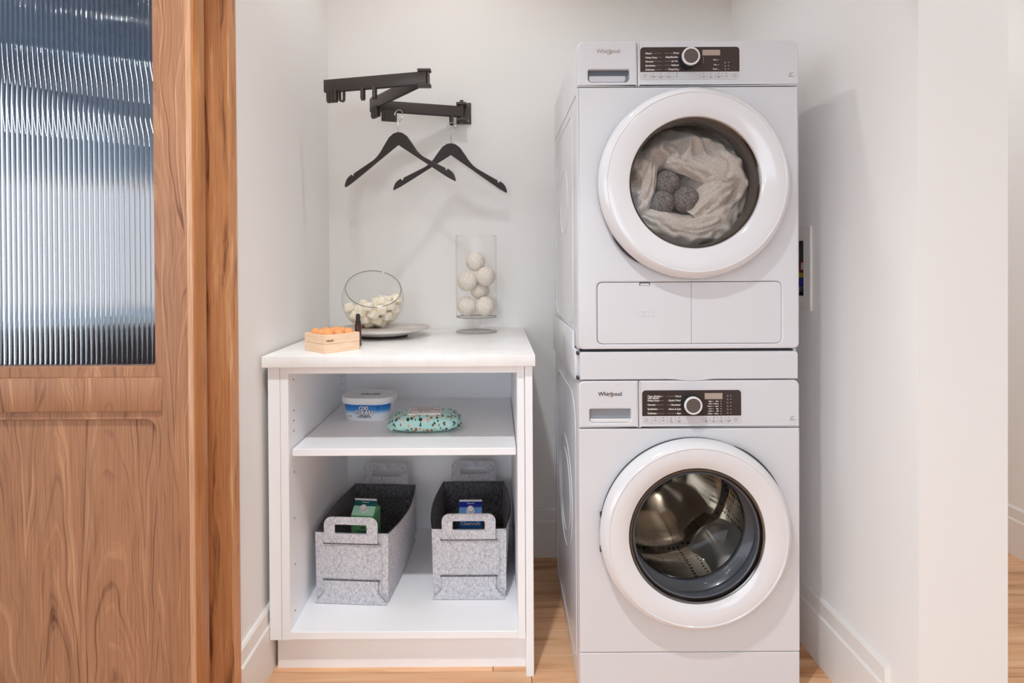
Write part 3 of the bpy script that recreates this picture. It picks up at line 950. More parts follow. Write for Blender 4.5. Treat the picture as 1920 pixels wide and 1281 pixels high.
for s in (-1, 1):
    obj('end_seal', patch(lambda u, v, s=s: Vector((s * (0.106 + 0.011 * u), (v - .5) * 0.104, 0.026 + 0.0032 * math.sin(v * 19 + s) + 0.004 * math.sin(v * 7 + 2 * s) * u)), 3, 40, 0.0006), M['wipes'], wp, world=False, smooth=60)
obj('lid', box((-0.051, -0.043, 0.053), (0.051, 0.043, 0.0605), 0.003, 3), M['wipelid'], wp, world=False)
bm = bmesh.new()
for (s, yy, sz) in (('all purpose', 0.017, 0.012), ('GROOMING WIPES', 0.0, 0.0098), ('for pets', -0.018, 0.012)):
    text_bm(bm, s, sz, Matrix.Translation((0, yy, 0.0607)), 'CENTER', 0.01 * sz)
obj('lid_lettering', bm, M['print_dark'], wp, world=False, smooth=None)
link_mesh('lid_border', plate_mesh(rrect(-0.046, -0.037, 0.046, 0.037, 0.003), [rrect(-0.0448, -0.0358, 0.0448, 0.0358, 0.003)], 0.0003, 0, Matrix.Translation((0, 0, 0.0605))), M['print_dark'], wp, world=False)

# ================================================================== on the worktop
def ball_bm(r, amp=0.0008, seed=0):
    bm = bmesh.new()
    bmesh.ops.create_icosphere(bm, subdivisions=4, radius=r)
    for v in bm.verts:
        v.co += v.co.normalized() * amp * noise.noise(v.co * 60 + Vector((seed, 0, 0)))
    return bm


# marble turntable
TX, TY = -0.405, 2.10
tt = thing('lazy_susan', 'round pale marble turntable under the glass bowl', 'tray', (TX, TY, ZT))
obj('base', lathe([(0, 0.0003), (0.088, 0.0003), (0.09, 0.002), (0.09, 0.009), (0.0, 0.010)], up(TX, TY, ZT), 48), M['black'], tt)
obj('spindle', lathe([(0.105, 0.010), (0.105, 0.018)], up(TX, TY, ZT), 48), M['marble'], tt)
obj('top', lathe([(0, 0.017), (0.13, 0.017), (0.166, 0.0265), (0.1685, 0.029), (0.1675, 0.032), (0, 0.032)], up(TX, TY, ZT), 72), M['marble'], tt)
ZTT = ZT + 0.0322
# slanted glass bowl
BX, BY, BR = -0.438, 2.10, 0.109
bc = Vector((BX, BY, ZTT + 0.0995))
bn = Vector((0.17, -0.62, 0.77)).normalized()
bowl = thing('glass_bowl', 'clear round glass bowl with slanted opening full of cream cubes', 'bowl', (BX, BY, ZTT))
bm = bmesh.new()
bmesh.ops.create_icosphere(bm, subdivisions=5, radius=BR, matrix=Matrix.Translation(bc))
bmesh.ops.bisect_plane(bm, geom=bm.verts[:] + bm.edges[:] + bm.faces[:], plane_co=bc + bn * 0.052, plane_no=bn, clear_outer=True)
bmesh.ops.bisect_plane(bm, geom=bm.verts[:] + bm.edges[:] + bm.faces[:], plane_co=(BX, BY, ZTT + 0.0006), plane_no=(0, 0, -1), clear_outer=True)
obj('bowl_wall', bm, M['glass'], bowl, smooth=60)
rr = math.sqrt(BR ** 2 - 0.052 ** 2)
ex = bn.orthogonal().normalized(); ey = bn.cross(ex)
obj('rim', tube([bc + bn * 0.052 + ex * rr * math.cos(2 * PI * k / 72) + ey * rr * math.sin(2 * PI * k / 72) for k in range(72)], 0.0015, 8, True), M['glassedge'], bowl)
obj('foot', lathe([(0, 0.0002), (0.043, 0.0002), (0.044, 0.0012), (0, 0.002)], up(BX, BY, ZTT), 40), M['glass'], bowl)
# soap cubes: one mesh, copies with their own pose
bmc = box((-0.0155, -0.0155, -0.0145), (0.0155, 0.0155, 0.0145), 0.006, 3)
for v in bmc.verts:
    v.co += v.co.normalized() * 0.0012 * noise.noise(v.co * 90)
cube0 = None
rc = random.Random(11)
placed = []
cands = []
for k in range(26000):
    v = Vector((rc.uniform(-1, 1), rc.uniform(-1, 1), rc.uniform(-1, 1))) * (BR - 0.0175)
    if v.length > BR - 0.0175: continue
    p = bc + v
    if p.z < ZTT + 0.0165 or p.z > ZTT + 0.094 + 0.18 * (p.x - BX) + 0.10 * (p.y - BY): continue
    cands.append(p)
cands.sort(key=lambda p: p.z)
for p in cands:
    if all((p - q).length > 0.0325 for q in placed):
        placed.append(p)
for p in placed:
    if cube0 is None:
        cube0 = obj('soap_cube', bmc, M['soap'], None, smooth=60); o = cube0
    else:
        o = cube0.copy(); COL.objects.link(o)
    tag(o, 'rounded cream soap cube piled in the slanted glass bowl', 'soap', 'cream cubes in the glass bowl')
    o.location = p
    o.rotation_euler = (rc.uniform(-.5, .5), rc.uniform(-.5, .5), rc.uniform(0, 1.5))

# tall footed glass cylinder with wool balls
VX, VY = -0.0725, 2.215
vase = thing('glass_cylinder', 'tall clear footed glass cylinder holding cream wool balls', 'vase', (VX, VY, ZT))
R = 0.0765
obj('cylinder', lathe([(0, 0.056), (R - .004, 0.056), (R, 0.060), (R, 0.362)], up(VX, VY, ZT), 64), M['glass'], vase)
obj('rim', tube([(VX + (R - .0015) * math.cos(2 * PI * k / 64), VY + (R - .0015) * math.sin(2 * PI * k / 64), ZT + 0.362) for k in range(64)], 0.0013, 6, True), M['glass'], vase)
obj('cylinder_base', tube([(VX + (R - .001) * math.cos(2 * PI * k / 64), VY + (R - .001) * math.sin(2 * PI * k / 64), ZT + 0.0575) for k in range(64)], 0.0016, 6, True), M['glassedge'], vase)
obj('stem', lathe([(0.018, 0.010), (0.0155, 0.018), (0.015, 0.045), (0.019, 0.056)], up(VX, VY, ZT), 32), M['glass'], vase)
obj('foot', lathe([(0, 0.0004), (R - .002, 0.0004), (R, 0.002), (R - .001, 0.0035), (0.05, 0.006), (0.02, 0.010), (0, 0.011)], up(VX, VY, ZT), 64), M['glass'], vase)
obj('foot_edge', tube([(VX + R * math.cos(2 * PI * k / 64), VY + R * math.sin(2 * PI * k / 64), ZT + 0.0022) for k in range(64)], 0.0013, 6, True), M['glassedge'], vase)
zb = ZT + 0.0605
wb = [((-0.0365, -0.004, 0.0372), 'cream wool ball at the bottom left of the tall glass cylinder'),
      ((0.034, -0.013, 0.0372), 'cream wool ball at the bottom right of the tall glass cylinder'),
      ((0.012, 0.034, 0.096), 'cream wool ball half hidden behind the others, middle of the cylinder'),
      ((-0.0345, -0.012, 0.130), 'cream wool ball at the left, second from the top in the cylinder'),
      ((0.0355, -0.010, 0.148), 'cream wool ball at the right, just under the topmost one'),
      ((-0.003, 0.012, 0.204), 'topmost cream wool ball in the tall glass cylinder')]
ball0 = None
for (p, lb) in wb:
    if ball0 is None: ball0 = obj('wool_ball', ball_bm(0.0365), M['wool'], None, smooth=80); o = ball0
    else: o = ball0.copy(); COL.objects.link(o)
    tag(o, lb, 'wool ball', 'cream wool balls in the glass cylinder')
    o.location = (VX + p[0], VY + p[1], zb + p[2])

# pine box of orange balls
ang = math.radians(48)
pb = thing('pine_box', 'small pale pine box of orange balls at the worktop front corner', 'box', (-0.489, 1.683, ZT + 0.0003), ang)
LX, LY = 0.118, 0.112     # local x runs to the right-back, local y to the left-back
bmf = lambda lo, hi: box(lo, hi, 0.001, 1)
obj('lower_tray', bmf((0, 0, 0), (LX, LY, 0.0255)), M['pine'], pb, world=False)
for nm, lo, hi in (('side', (0, 0, 0.026), (LX, 0.007, 0.0525)), ('side', (0, LY - .007, 0.026), (LX, LY, 0.0525)), ('side', (0, 0.0072, 0.026), (0.007, LY - .0072, 0.0525)), ('side', (LX - .007, 0.0072, 0.026), (LX, LY - .0072, 0.0525))):
    obj(nm, bmf(lo, hi), M['pine'], pb, world=False)
bm = bmesh.new()
text_bm(bm, 'Hinoki', 0.0085, Matrix.Translation((0.004, -0.0004, 0.0355)) @ Matrix.Rotation(PI / 2, 4, 'X'), 'LEFT', 0.0002)
obj('lettering', bm, newmat('brown_print', S(120, 76, 30), .6), pb, world=False, smooth=None)
ob0 = None
mb = Matrix.Translation(pb.location) @ Matrix.Rotation(ang, 4, 'Z')
for i in range(3):
    for j in range(3):
        p = mb @ Vector((0.0245 + i * 0.0345, 0.0235 + j * 0.0325, 0.0256 + 0.0235))
        if ob0 is None: ob0 = obj('orange_ball', sphere((0, 0, 0), 0.0166, seg=20, ring=14), M['orange'], None, smooth=80); o = ob0
        else: o = ob0.copy(); COL.objects.link(o)
        tag(o, 'matte orange ball in the small pine box', 'wax ball', 'orange balls in the pine box')
        o.location = p
# dropper bottle
QX, QY = -0.4325, 1.845
db = thing('dropper_bottle', 'small amber dropper bottle with black rubber bulb behind the pine box', 'bottle', (QX, QY, ZT))
q = up(QX, QY, ZT + 0.0003)
obj('bottle', lathe([(0, 0), (0.0095, 0), (0.0105, 0.0015), (0.0105, 0.066), (0.009, 0.070), (0.006, 0.072), (0, 0.072)], q, 28), M['amber'], db)
obj('collar', lathe([(0.0085, 0.0705), (0.0085, 0.078), (0.007, 0.079), (0, 0.079)], q, 28), M['black_rubber'], db)
obj('bulb', lathe([(0.0068, 0.079), (0.0068, 0.094), (0.006, 0.098), (0.004, 0.1005), (0, 0.1015)], q, 24), M['black_rubber'], db)

# ================================================================== folding wall rack and hangers
HZ = 1.774
rack = thing('drying_rack', 'dark bronze folding clothes rack on the back wall', 'rack', (-0.12, YB, HZ))


def oriented(a, b):
    d = (Vector(b) - Vector(a)); L_ = d.length; d.normalize()
    n = Vector((-d.y, d.x, 0))
    return Matrix(((d.x, n.x, 0, a[0]), (d.y, n.y, 0, a[1]), (0, 0, 1, a[2]), (0, 0, 0, 1))), L_


A0, A1 = (-0.128, 2.322, HZ), (-0.445, 2.228, HZ)
B0, B1 = (-0.462, 2.212, HZ), (-0.232, 1.912, HZ)
C0, C1 = (-0.218, 1.900, HZ), (-0.572, 1.985, HZ)
obj('wall_plate', box((-0.152, YB - 0.010, HZ - 0.042), (-0.094, YB, HZ + 0.042), 0.002, 2), M['black'], rack)
for zz in (-0.031, 0.031):
    obj('hinge_lug', box((-0.150, YB - 0.046, HZ + zz - 0.005), (-0.112, YB - 0.009, HZ + zz + 0.005), 0.002, 2), M['black'], rack)
obj('hinge_pin', lathe([(0, -0.045), (0.0075, -0.045), (0.0075, 0.045), (0, 0.045)], up(-0.130, YB - 0.032, HZ), 20), M['black'], rack)
for (px_, pz_) in ((-0.104, 0.03), (-0.104, -0.03)):
    obj('screw', lathe([(0.005, 0), (0.0045, 0.002), (0, 0.0025)], front(px_, YB - 0.010, HZ + pz_), 16), M['darkchrome'], rack)


def ring_loop(fr_, x, tilt, w=0.021, h=0.037, sw=0.0105):
    """flat strap bent to a U under an arm; the strap's width lies along the arm"""
    path = [(-w / 2, 0.004)]
    for k in range(11):
        a = PI + PI * k / 10
        path.append((w / 2 * math.cos(a), -h + w / 2 + w / 2 * math.sin(a)))
    path.append((w / 2, 0.004))
    mt = fr_ @ Matrix.Translation((x, 0, -0.020)) @ Matrix.Rotation(tilt, 4, 'Z')
    bm = bmesh.new()
    secs = []
    for i, (a, b) in enumerate(path):
        c = (0.0 if i == 0 or i == len(path) - 1 else 1.0)
        d = Vector((a, b + h - w / 2)) if (b < -h + w / 2) else Vector((a, 0))
        d.normalize()
        q = [(sx * sw / 2, a - d.x * t_, b - d.y * t_) for sx, t_ in ((-1, 0), (1, 0), (1, 0.0035), (-1, 0.0035))]
        secs.append([bm.verts.new(mt @ Vector(p)) for p in q])
    for a, b in zip(secs, secs[1:]):
        for k in range(4): bm.faces.new((a[k], a[(k + 1) % 4], b[(k + 1) % 4], b[k]))
    bm.faces.new(secs[0]); bm.faces.new(secs[-1])
    return bm


for (p0, p1, slots) in ((A0, A1, [(0.043, 0.1), (0.262, 0), (0.2735, 0), (0.285, 0), (0.2965, 0), (0.308, 0)]), (B0, B1, [(0.020, 0.35), (0.034, 0.3), (0.052, 0.3)]), (C0, C1, [(0.182, 0.15), (0.224, 0.1), (0.300, 1.35), (0.323, 0.15), (0.3355, 0.1), (0.347, 0)])):
    fr_, L_ = oriented(p0, p1)
    bm = box((0, -0.007, -0.0205), (L_, 0.007, 0.0205), 0.0015, 2, mat=fr_)
    arm = obj('arm', bm, M['black'], rack)
    obj('channel', box((0.01, -0.0035, -0.0222), (L_ - 0.004, 0.0035, -0.0205), mat=fr_), M['blackpl'], arm)
    for (xx, tl) in slots:
        obj('hook_loop', ring_loop(fr_, xx, tl), M['black'], arm)
for (hx, hy) in ((-0.224, 1.905), (-0.455, 2.221)):
    for zz in (-0.0245, 0.0245):
        obj('elbow_cap', box((hx - (0.024 if hx > -0.3 else 0.008), hy - 0.014, HZ + zz - 0.0045), (hx + 0.020, hy + (0.014 if hx > -0.3 else 0.012), HZ + zz + 0.0045), 0.003, 2), M['black'], rack)
    for dx in (-0.010, 0.010):
        obj('elbow_pin', lathe([(0.0055, -0.024), (0.0055, 0.024)], up(hx + dx, hy, HZ), 16), M['darkchrome'], rack)

HP = [(764, 663), (722, 672), (680, 702), (630, 770), (605, 808), (580, 840), (552, 868), (520, 892), (430, 940), (324, 996), (321, 1010), (315, 1019), (306, 1018), (300, 1010), (298, 1004), (265, 1028), (246, 1052), (234, 1084), (230, 1106), (236, 1113), (300, 1078), (450, 980), (600, 880), (764, 772)]
half = [((p[0] - 764) / 2425.0, (663 - p[1]) / 2425.0) for p in HP]
outline = half + [(-x, z) for x, z in reversed(half[1:-1])]


def hanger(px, py, pz, rotz, label):
    t = thing('clothes_hanger', label, 'hanger', (px, py, pz), rotz, 'black hangers on the folding rack')
    me = plate_mesh(outline, [], 0.011, 0.0022, Matrix.Translation((0, 0.0055, 0)) @ Matrix.Rotation(PI / 2, 4, 'X'))
    link_mesh('shoulders', me, M['hang'], t, world=False, smooth=40)
    pts = [(0, 0, -0.012), (0, 0, 0.008), (0, 0, 0.030)]
    for k in range(15):
        a = -PI / 2 + 0.25 + (PI * 1.42) * k / 14
        pts.append((0.004 + 0.0165 * math.cos(a) - 0.001, 0, 0.060 + 0.0195 * math.sin(a)))
    o = obj('hook', tube(pts, 0.0014, 8), M['chrome'], t, world=False); o['label'] = 'thin chrome wire hook'
    return t


hanger(-0.344, 2.10, 1.645, math.radians(-19), 'black wooden hanger hanging nearer the viewer, left of the two')
hanger(-0.168, 2.262, 1.638, math.radians(13), 'black wooden hanger close to the back wall, right of the two')

# ================================================================== outlet box in the right wall
y0, y1, z0, z1 = OB
ob = thing('outlet_box', 'white washer outlet box recessed in the right wall behind the dryer', 'outlet box', (XR, (y0 + y1) / 2, z0))
fr_side = Matrix(((0, 0, -1, XR), (1, 0, 0, 0), (0, 1, 0, 0), (0, 0, 0, 1)))   # outline (y,z), facing -X
link_mesh('face_plate', plate_mesh(rrect(y0, z0, y1, z1, 0.006), [rrect(1.801, 1.069, 1.966, 1.239, 0.004)], 0.007, 0.002, fr_side), M['trim'], ob, smooth=35)
bm = bmesh.new()
xa, xb = XR + 0.001, XR + 0.09
c = [(1.7975, 1.066), (1.970, 1.066), (1.970, 1.243), (1.7975, 1.243)]
v0 = [bm.verts.new((xa, a, b)) for a, b in c]; v1 = [bm.verts.new((xb, a, b)) for a, b in c]
for k in range(4): bm.faces.new((v0[k], v0[(k + 1) % 4], v1[(k + 1) % 4], v1[k]))
bm.faces.new(v1)
obj('recess', bm, M['boxin'], ob)
for (yy, mm, nm) in ((1.893, M['bluepl'], 'blue'), (1.945, M['red'], 'red')):
    obj('valve', lathe([(0.013, 0.058), (0.013, 0.064), (0.016, 0.064), (0.016, 0.072), (0.010, 0.074), (0, 0.074)], up(XR + 0.036, yy, 1.066), 20), M['yellow'], ob)
    o = obj('valve_handle', lathe([(0.010, 0.030), (0.0165, 0.033), (0.0165, 0.056), (0.012, 0.058), (0, 0.058)], up(XR + 0.036, yy, 1.066), 14), mm, ob); o['label'] = nm + ' valve handle'
    obj('hose', tube([(XR + 0.036, yy, 1.100), (XR + 0.034, yy, 1.088), (XR + 0.024, yy + .004, 1.078), (XR + 0.006, yy + 0.012, 1.0795)], 0.0095, 10), M['hose'], ob)
obj('warning_tag', box((XR + 0.050, 1.872, 1.143), (XR + 0.053, 1.935, 1.178)), M['red'], ob)
obj('tag_print', box((XR + 0.0494, 1.884, 1.149), (XR + 0.050, 1.923, 1.172)), M['whitep'], ob)


# ================================================================== washer and dryer
WX0, WX1, WY = 0.2215, 0.8165, 1.58
WD = 0.60


def grille_rows(cx, z_top, dz, left, right, lx0, lx1, rx0, rx1, size):
    rows, ticks = [], []
    for k, s in enumerate(left):
        rows.append((s, lx0, z_top - dz * k, size, 'LEFT'))
    for k, s in enumerate(right):
        rows.append((s, rx1, z_top - dz * k, size, 'RIGHT'))
    return rows


def ticks(name, spans, y, th, m, parent):
    bm = bmesh.new()
    for (xa, xb, z) in spans:
        box((xa, y - 0.0003, z - th / 2), (xb, y + 0.0005, z + th / 2), bm=bm)
    return obj(name, bm, m, parent, smooth=None)


def appliance(kind, zb, label, cx, cz):
    """shared carcass: shell, back, control fascia, knob"""
    zt = zb + 0.83 if kind == 'dryer' else 0.856
    t = thing(kind, label, kind, ((WX0 + WX1) / 2, WY + WD / 2, zb))
    zf0 = zb + (0.004 if kind == 'dryer' else 0.122)     # front panel bottom
    zs = zt - (0.122 if kind == 'dryer' else 0.129)     # seam under the control fascia
    yb = WY + 0.018
    # shell: rounded rectangle tube from behind the front panels to the back
    me = plate_mesh(rrect(WX0, zb + 0.003, WX1, zt, [0.004, 0.004, 0.014, 0.014]), [rrect(WX0 + 0.008, zb + 0.011, WX1 - 0.008, zt - 0.008, 0.006)], WD - 0.018, 0.001, Matrix.Translation((0, WY + WD, 0)) @ Matrix.Rotation(PI / 2, 4, 'X'))
    link_mesh('side_shell', me, M['appl'], t, smooth=35)
    obj('back_panel', box((WX0 + 0.008, WY + WD - 0.01, zb + 0.01), (WX1 - 0.008, WY + WD - 0.004, zt - 0.008)), M['appl'], t)
    return t, zf0, zs, zt


def logo(t, x, z, size, m, y, swirl=True):
    bm = bmesh.new()
    text_bm(bm, 'Whirlpool', size, front(x, y, z), 'CENTER', 0.022 * size, 1.0)
    obj('logo', bm, m, t, smooth=None)
    if swirl:
        pts = []
        for k in range(26):
            a = 0.5 * PI + 2 * PI * 0.86 * k / 25
            p = Vector((0.0095 * math.cos(a) * (1 - .012 * k), 0.0048 * math.sin(a), 0))
            p = Matrix.Rotation(math.radians(40), 4, 'Z') @ p
            pts.append(front(x + size * 0.25, y - 0.0003, z - 0.001) @ p)
        obj('logo_swirl', tube(pts, [0.0002 + 0.0005 * math.sin(PI * k / 25) for k in range(26)], 6), M['gold'], t)


def knob(t, x, z, ang_marks=None):
    f = front(x, WY - 0.001, z)
    k = obj('dial', lathe([(0.026, 0.0), (0.0262, 0.002), (0.0245, 0.003), (0.0235, 0.026), (0.0225, 0.0285)], f, 48), M['blackpl'], t)
    obj('dial_rim', lathe([(0.0237, 0.025), (0.0240, 0.0285), (0.0230, 0.0305), (0.0200, 0.0308), (0.0188, 0.0295)], f, 48), M['knobring'], k)
    obj('dial_face', lathe([(0.0190, 0.0296), (0.0, 0.0292)], f, 48), newmat('dial_face', S(92, 82, 78), .4), k)


def control(kind, t, zs, zt):
    d = kind == 'dryer'
    xs = 0.384
    y = WY
    # drawer or blank front at left with a finger recess, fascia at right with panel
    if d: hx0, hx1, hz0, hz1 = 0.2515, 0.3625, 1.658, 1.692
    else: hx0, hx1, hz0, hz1 = 0.2515, 0.3625, 0.743, 0.780
    rad = [0.003, 0.001, 0.003, 0.016]
    cut = rrect(hx0, hz0, hx1, hz1, [0.010, 0.012, 0.004, 0.004])
    plate('drawer_front', rrect(WX0 + .0005, zs + 0.0014, xs - 0.0008, zt, rad), [cut], y, 0.018, 0.004, M['appl'], t)
    bm = bmesh.new()
    zi = hz0 + (hz1 - hz0) * (0.42 if d else 0.0)
    box((hx0 - .003, y + 0.014, hz0 - .003), (hx1 + .003, y + 0.0175, hz1 + .003), bm=bm)
    rec = obj('grip_recess', bm, M['slot'], t)
    if d:
        plate('grip_lip', rrect(hx0 + .003, hz0 + .001, hx1 - .010, hz0 + 0.018, [0.008, 0.008, 0.002, 0.002]), [], y + 0.004, 0.009, 0.002, newmat('pale_grip', S(196, 195, 202), .4), rec)
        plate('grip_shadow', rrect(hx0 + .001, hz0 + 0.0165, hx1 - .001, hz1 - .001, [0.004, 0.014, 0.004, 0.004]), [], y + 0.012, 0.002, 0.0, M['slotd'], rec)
    else:
        plate('grip_lip', rrect(hx0 + .002, hz0 + .0005, hx1 - .001, hz0 + 0.010, [0.006, 0.006, 0.002, 0.002]), [], y + 0.001, 0.011, 0.002, M['appl2'], rec)
    plate('control_fascia', rrect(xs + 0.0008, zs + 0.0014, WX1 - .0005, zt, [0.001, 0.003, 0.016, 0.003]), [], y, 0.018, 0.004, M['appl'], t)
    px0, px1 = (0.391, 0.6565) if d else (0.3925, 0.6585)
    pz1, pzm, pz0 = (1.7505, 1.6845, 1.6640) if d else (0.8300, 0.7610, 0.7405)
    yp = y - 0.0012
    pan = plate('control_panel', rrect(px0, pzm, px1, pz1, [0.0005, 0.0005, 0.009, 0.009]), [], yp, 0.0016, 0.0003, M['panel'], t)
    stp = plate('touch_strip', rrect(px0 + .001, pz0, px1, pzm - .0002, [0.009, 0.009, 0.0005, 0.0005]), [], yp, 0.0016, 0.0003, M['strip'], t)
    sc = (px1 - px0) / 1680.0            # pixels of the close-up crop to metres
    X = lambda p: px0 + (p - (118 if d else 128)) * sc
    Zp = lambda p: pz1 - (p - (105 if d else 75)) * sc
    yt = yp - 0.0003
    if d:
        L1 = [('Mixed', 212), ('Heavy Duty', 282), ('Normal', 350), ('Synthetics', 418), ('Delicates', 487)]
        R1 = [('Wool', 207), ('Baby/Bedding', 276), ('Air Dry', 345), ('Refresh', 412), ('Timed Dry', 483)]
        tks = [(X(300), X(480), Zp(210)), (X(375), X(480), Zp(279)), (X(320), X(480), Zp(348)), (X(362), X(480), Zp(416)), (X(350), X(480), Zp(486)),
               (X(528), X(690), Zp(208)), (X(528), X(545), Zp(277)), (X(528), X(665), Zp(346)), (X(528), X(655), Zp(414)), (X(528), X(620), Zp(485))]
        lx, rx = 205, 772
        dots = [(1185, 288), (1185, 326), (1185, 366), (1440, 326), (1440, 408), (1440, 487), (1610, 370), (1610, 426), (1610, 480)]
        extra = [('More', 1418, 326), ('Dry', 1412, 408), ('Damp', 1418, 480)]
        icons = [(1555, 372), (1558, 428), (1560, 484)]
        keys_l, keys_r = [340, 465, 600, 735], [1190, 1310, 1445, 1570]
        lcd = (1170, 155, 1470, 250)
        kx, kz = 0.5175, 1.7165
        words_l, words_r = ['Dryness\nLevel', 'Wrinkle\nShield', 'Delicate\nCare', 'Time'], ['Delay\nStart', 'End\nSignal', 'Control\nLock', 'Pause']
    else:
        L1 = [('Clean Washer', 176), ('with affresh', 207), ('Heavy Duty', 248), ('Normal', 320), ('Synthetics', 392), ('Delicates', 465)]
        R1 = [('Wool', 178), ('Quick Wash', 248), ('Handwash', 322), ('Rinse & Spin', 395), ('Spin', 467)]
        tks = [(X(425), X(495), Zp(176)), (X(380), X(495), Zp(248)), (X(330), X(495), Zp(320)), (X(365), X(498), Zp(395)), (X(350), X(505), Zp(467)),
               (X(545), X(705), Zp(176)), (X(545), X(605), Zp(248)), (X(545), X(635), Zp(322)), (X(550), X(605), Zp(397)), (X(555), X(725), Zp(467))]
        lx, rx = 218, 786
        dots = [(1330, 265 + 42 * k) for k in range(6)] + [(1465, 265 + 42 * k) for k in range(6)] + [(1632, 172 + 58 * k) for k in range(6)]
        extra = [(s, 1308, 265 + 42 * k) for k, s in enumerate(('High', 'Med', 'Norm', 'Low', 'Cold', 'Delay'))] + [(s, 1422, 265 + 42 * k) for k, s in enumerate(('Hot', 'Warm', 'Cool', 'Tap', 'Off', 'Extra'))]
        icons = [(1580, 172 + 58 * k) for k in range(6)]
        keys_l, keys_r = [350, 485, 615, 755], [1210, 1340, 1465, 1595]
        lcd = (1188, 125, 1490, 228)
        kx, kz = 0.5205, 0.7950
        words_l, words_r = ['Temp', 'Spin', 'Soil\nLevel', 'Extra\nRinse'], ['Delay\nWash', 'Pre\nWash', 'Load\nSense', 'Control\nLock']
    fs = 41 * sc
    rows = [(s, X(lx), Zp(p), fs, 'LEFT') for s, p in L1] + [(s, X(rx), Zp(p), fs, 'RIGHT') for s, p in R1]
    rows += [(s, X(a), Zp(b), fs * 0.72, 'RIGHT' if not d or True else 'LEFT') for s, a, b in extra]
    lettering('lettering', rows, yt, M['print_white'], pan, 0.02)
    ticks('guide_line', tks, yt, 5 * sc, M['print_grey'], pan)
    ticks('indicator', [(X(a) - 5 * sc, X(a) + 5 * sc, Zp(b)) for a, b in dots], yt, 10 * sc, M['print_white'], pan)
    bm = bmesh.new()
    for a, b in icons:
        for q_ in range(2):
            box((X(a) - 14 * sc, yt - .0002, Zp(b) - 12 * sc + q_ * 14 * sc), (X(a) + (14 - 12 * q_) * sc, yt + .0004, Zp(b) - 2 * sc + q_ * 14 * sc), bm=bm)
    obj('icon', bm, M['print_grey'], pan, smooth=None)
    plate('display', rrect(X(lcd[0]), Zp(lcd[3]), X(lcd[2]), Zp(lcd[1]), 0.0004, 2), [], yt, 0.0006, 0.0, M['lcd'], pan)
    zk = (pz0 + pzm) / 2
    bm = bmesh.new()
    for kk, ws in ((keys_l, words_l), (keys_r, words_r)):
        for a, s in zip(kk, ws):
            for q_, s1 in enumerate(s.split('\n')):
                text_bm(bm, s1, 24 * sc, front(X(a), yt, zk - 12 * sc - q_ * 24 * sc), 'CENTER', 0.01 * 24 * sc)
            box((X(a) - 9 * sc, yt - .0002, zk + 22 * sc), (X(a) + 9 * sc, yt + .0003, zk + 40 * sc), bm=bm)
            box((X(a) - 62 * sc, yt - .0002, zk - 44 * sc), (X(a) - 59 * sc, yt + .0003, zk + 36 * sc), bm=bm)
    for a in (X(198), X(1715)):
        lathe([(22 * sc, 0), (22 * sc, 0.0004), (28 * sc, 0.0004), (28 * sc, 0)], front(a, yt + .0002, zk), 20, bm)
    obj('touch_key_mark', bm, M['print_grey'], stp, smooth=None)['kind'] = 'stuff'
    knob(t, kx, kz)
    # small efficiency sticker at the right
    ex0, ez0 = (0.7875, 1.668) if d else (0.7885, 0.7455)
    es = plate('efficiency_sticker', rrect(ex0, ez0, ex0 + 0.016, ez0 + 0.016, 0.001), [], y - 0.0003, 0.0008, 0, newmat('sticker', S(216, 217, 218), .4), t)
    lettering('lettering', [('e*', ex0 + .008, ez0 + .010, 0.011, 'CENTER'), ('ENERGY', ex0 + .008, ez0 + .003, 0.0042, 'CENTER')], y - 0.0005, M['print_grey'], es)
    logo(t, 0.3055 if d else 0.3065, 1.7405 if d else 0.8205, 0.0152, M['print_silver'] if d else M['print_dark'], y - 0.0002, True)


def door_ring(t, cx, cz, r_in):
    """round white door: lathe about the axis facing the viewer"""
    f = front(cx, WY, cz)
    hatch = obj('hatch_door', lathe([(0.249, 0.010), (0.2525, 0.014), (0.2535, 0.022), (0.251, 0.032), (0.245, 0.042), (0.2375, 0.0485), (0.2345, 0.0500), (0.2332, 0.0496), (0.2322, 0.0482), (0.2310, 0.0484), (0.222, 0.0492), (0.212, 0.0488), (0.203, 0.0472), (0.193, 0.0448), (r_in + .008, 0.042), (r_in + 0.001, 0.039), (r_in - .001, 0.034), (r_in - .001, 0.020)], f, 128), M['appl2'], t)
    obj('door_seal', lathe([(0.246, -0.002), (0.2505, 0.0), (0.2505, 0.010), (0.246, 0.011)], f, 96), M['seal'], hatch)
    return hatch, f


def arc_grip(hatch, cx, cz, a0, a1, m):
    bm = bmesh.new()
    pts, rs = [], []
    for k in range(25):
        a = math.radians(a0 + (a1 - a0) * k / 24)
        pts.append(front(cx, WY, cz) @ Vector((0.2515 * math.cos(a), 0.2515 * math.sin(a), 0.014)))
        rs.append(0.001 + 0.0058 * math.sin(PI * k / 24) ** 0.5)
    return obj('finger_grip', tube(pts, rs, 8), m, hatch)


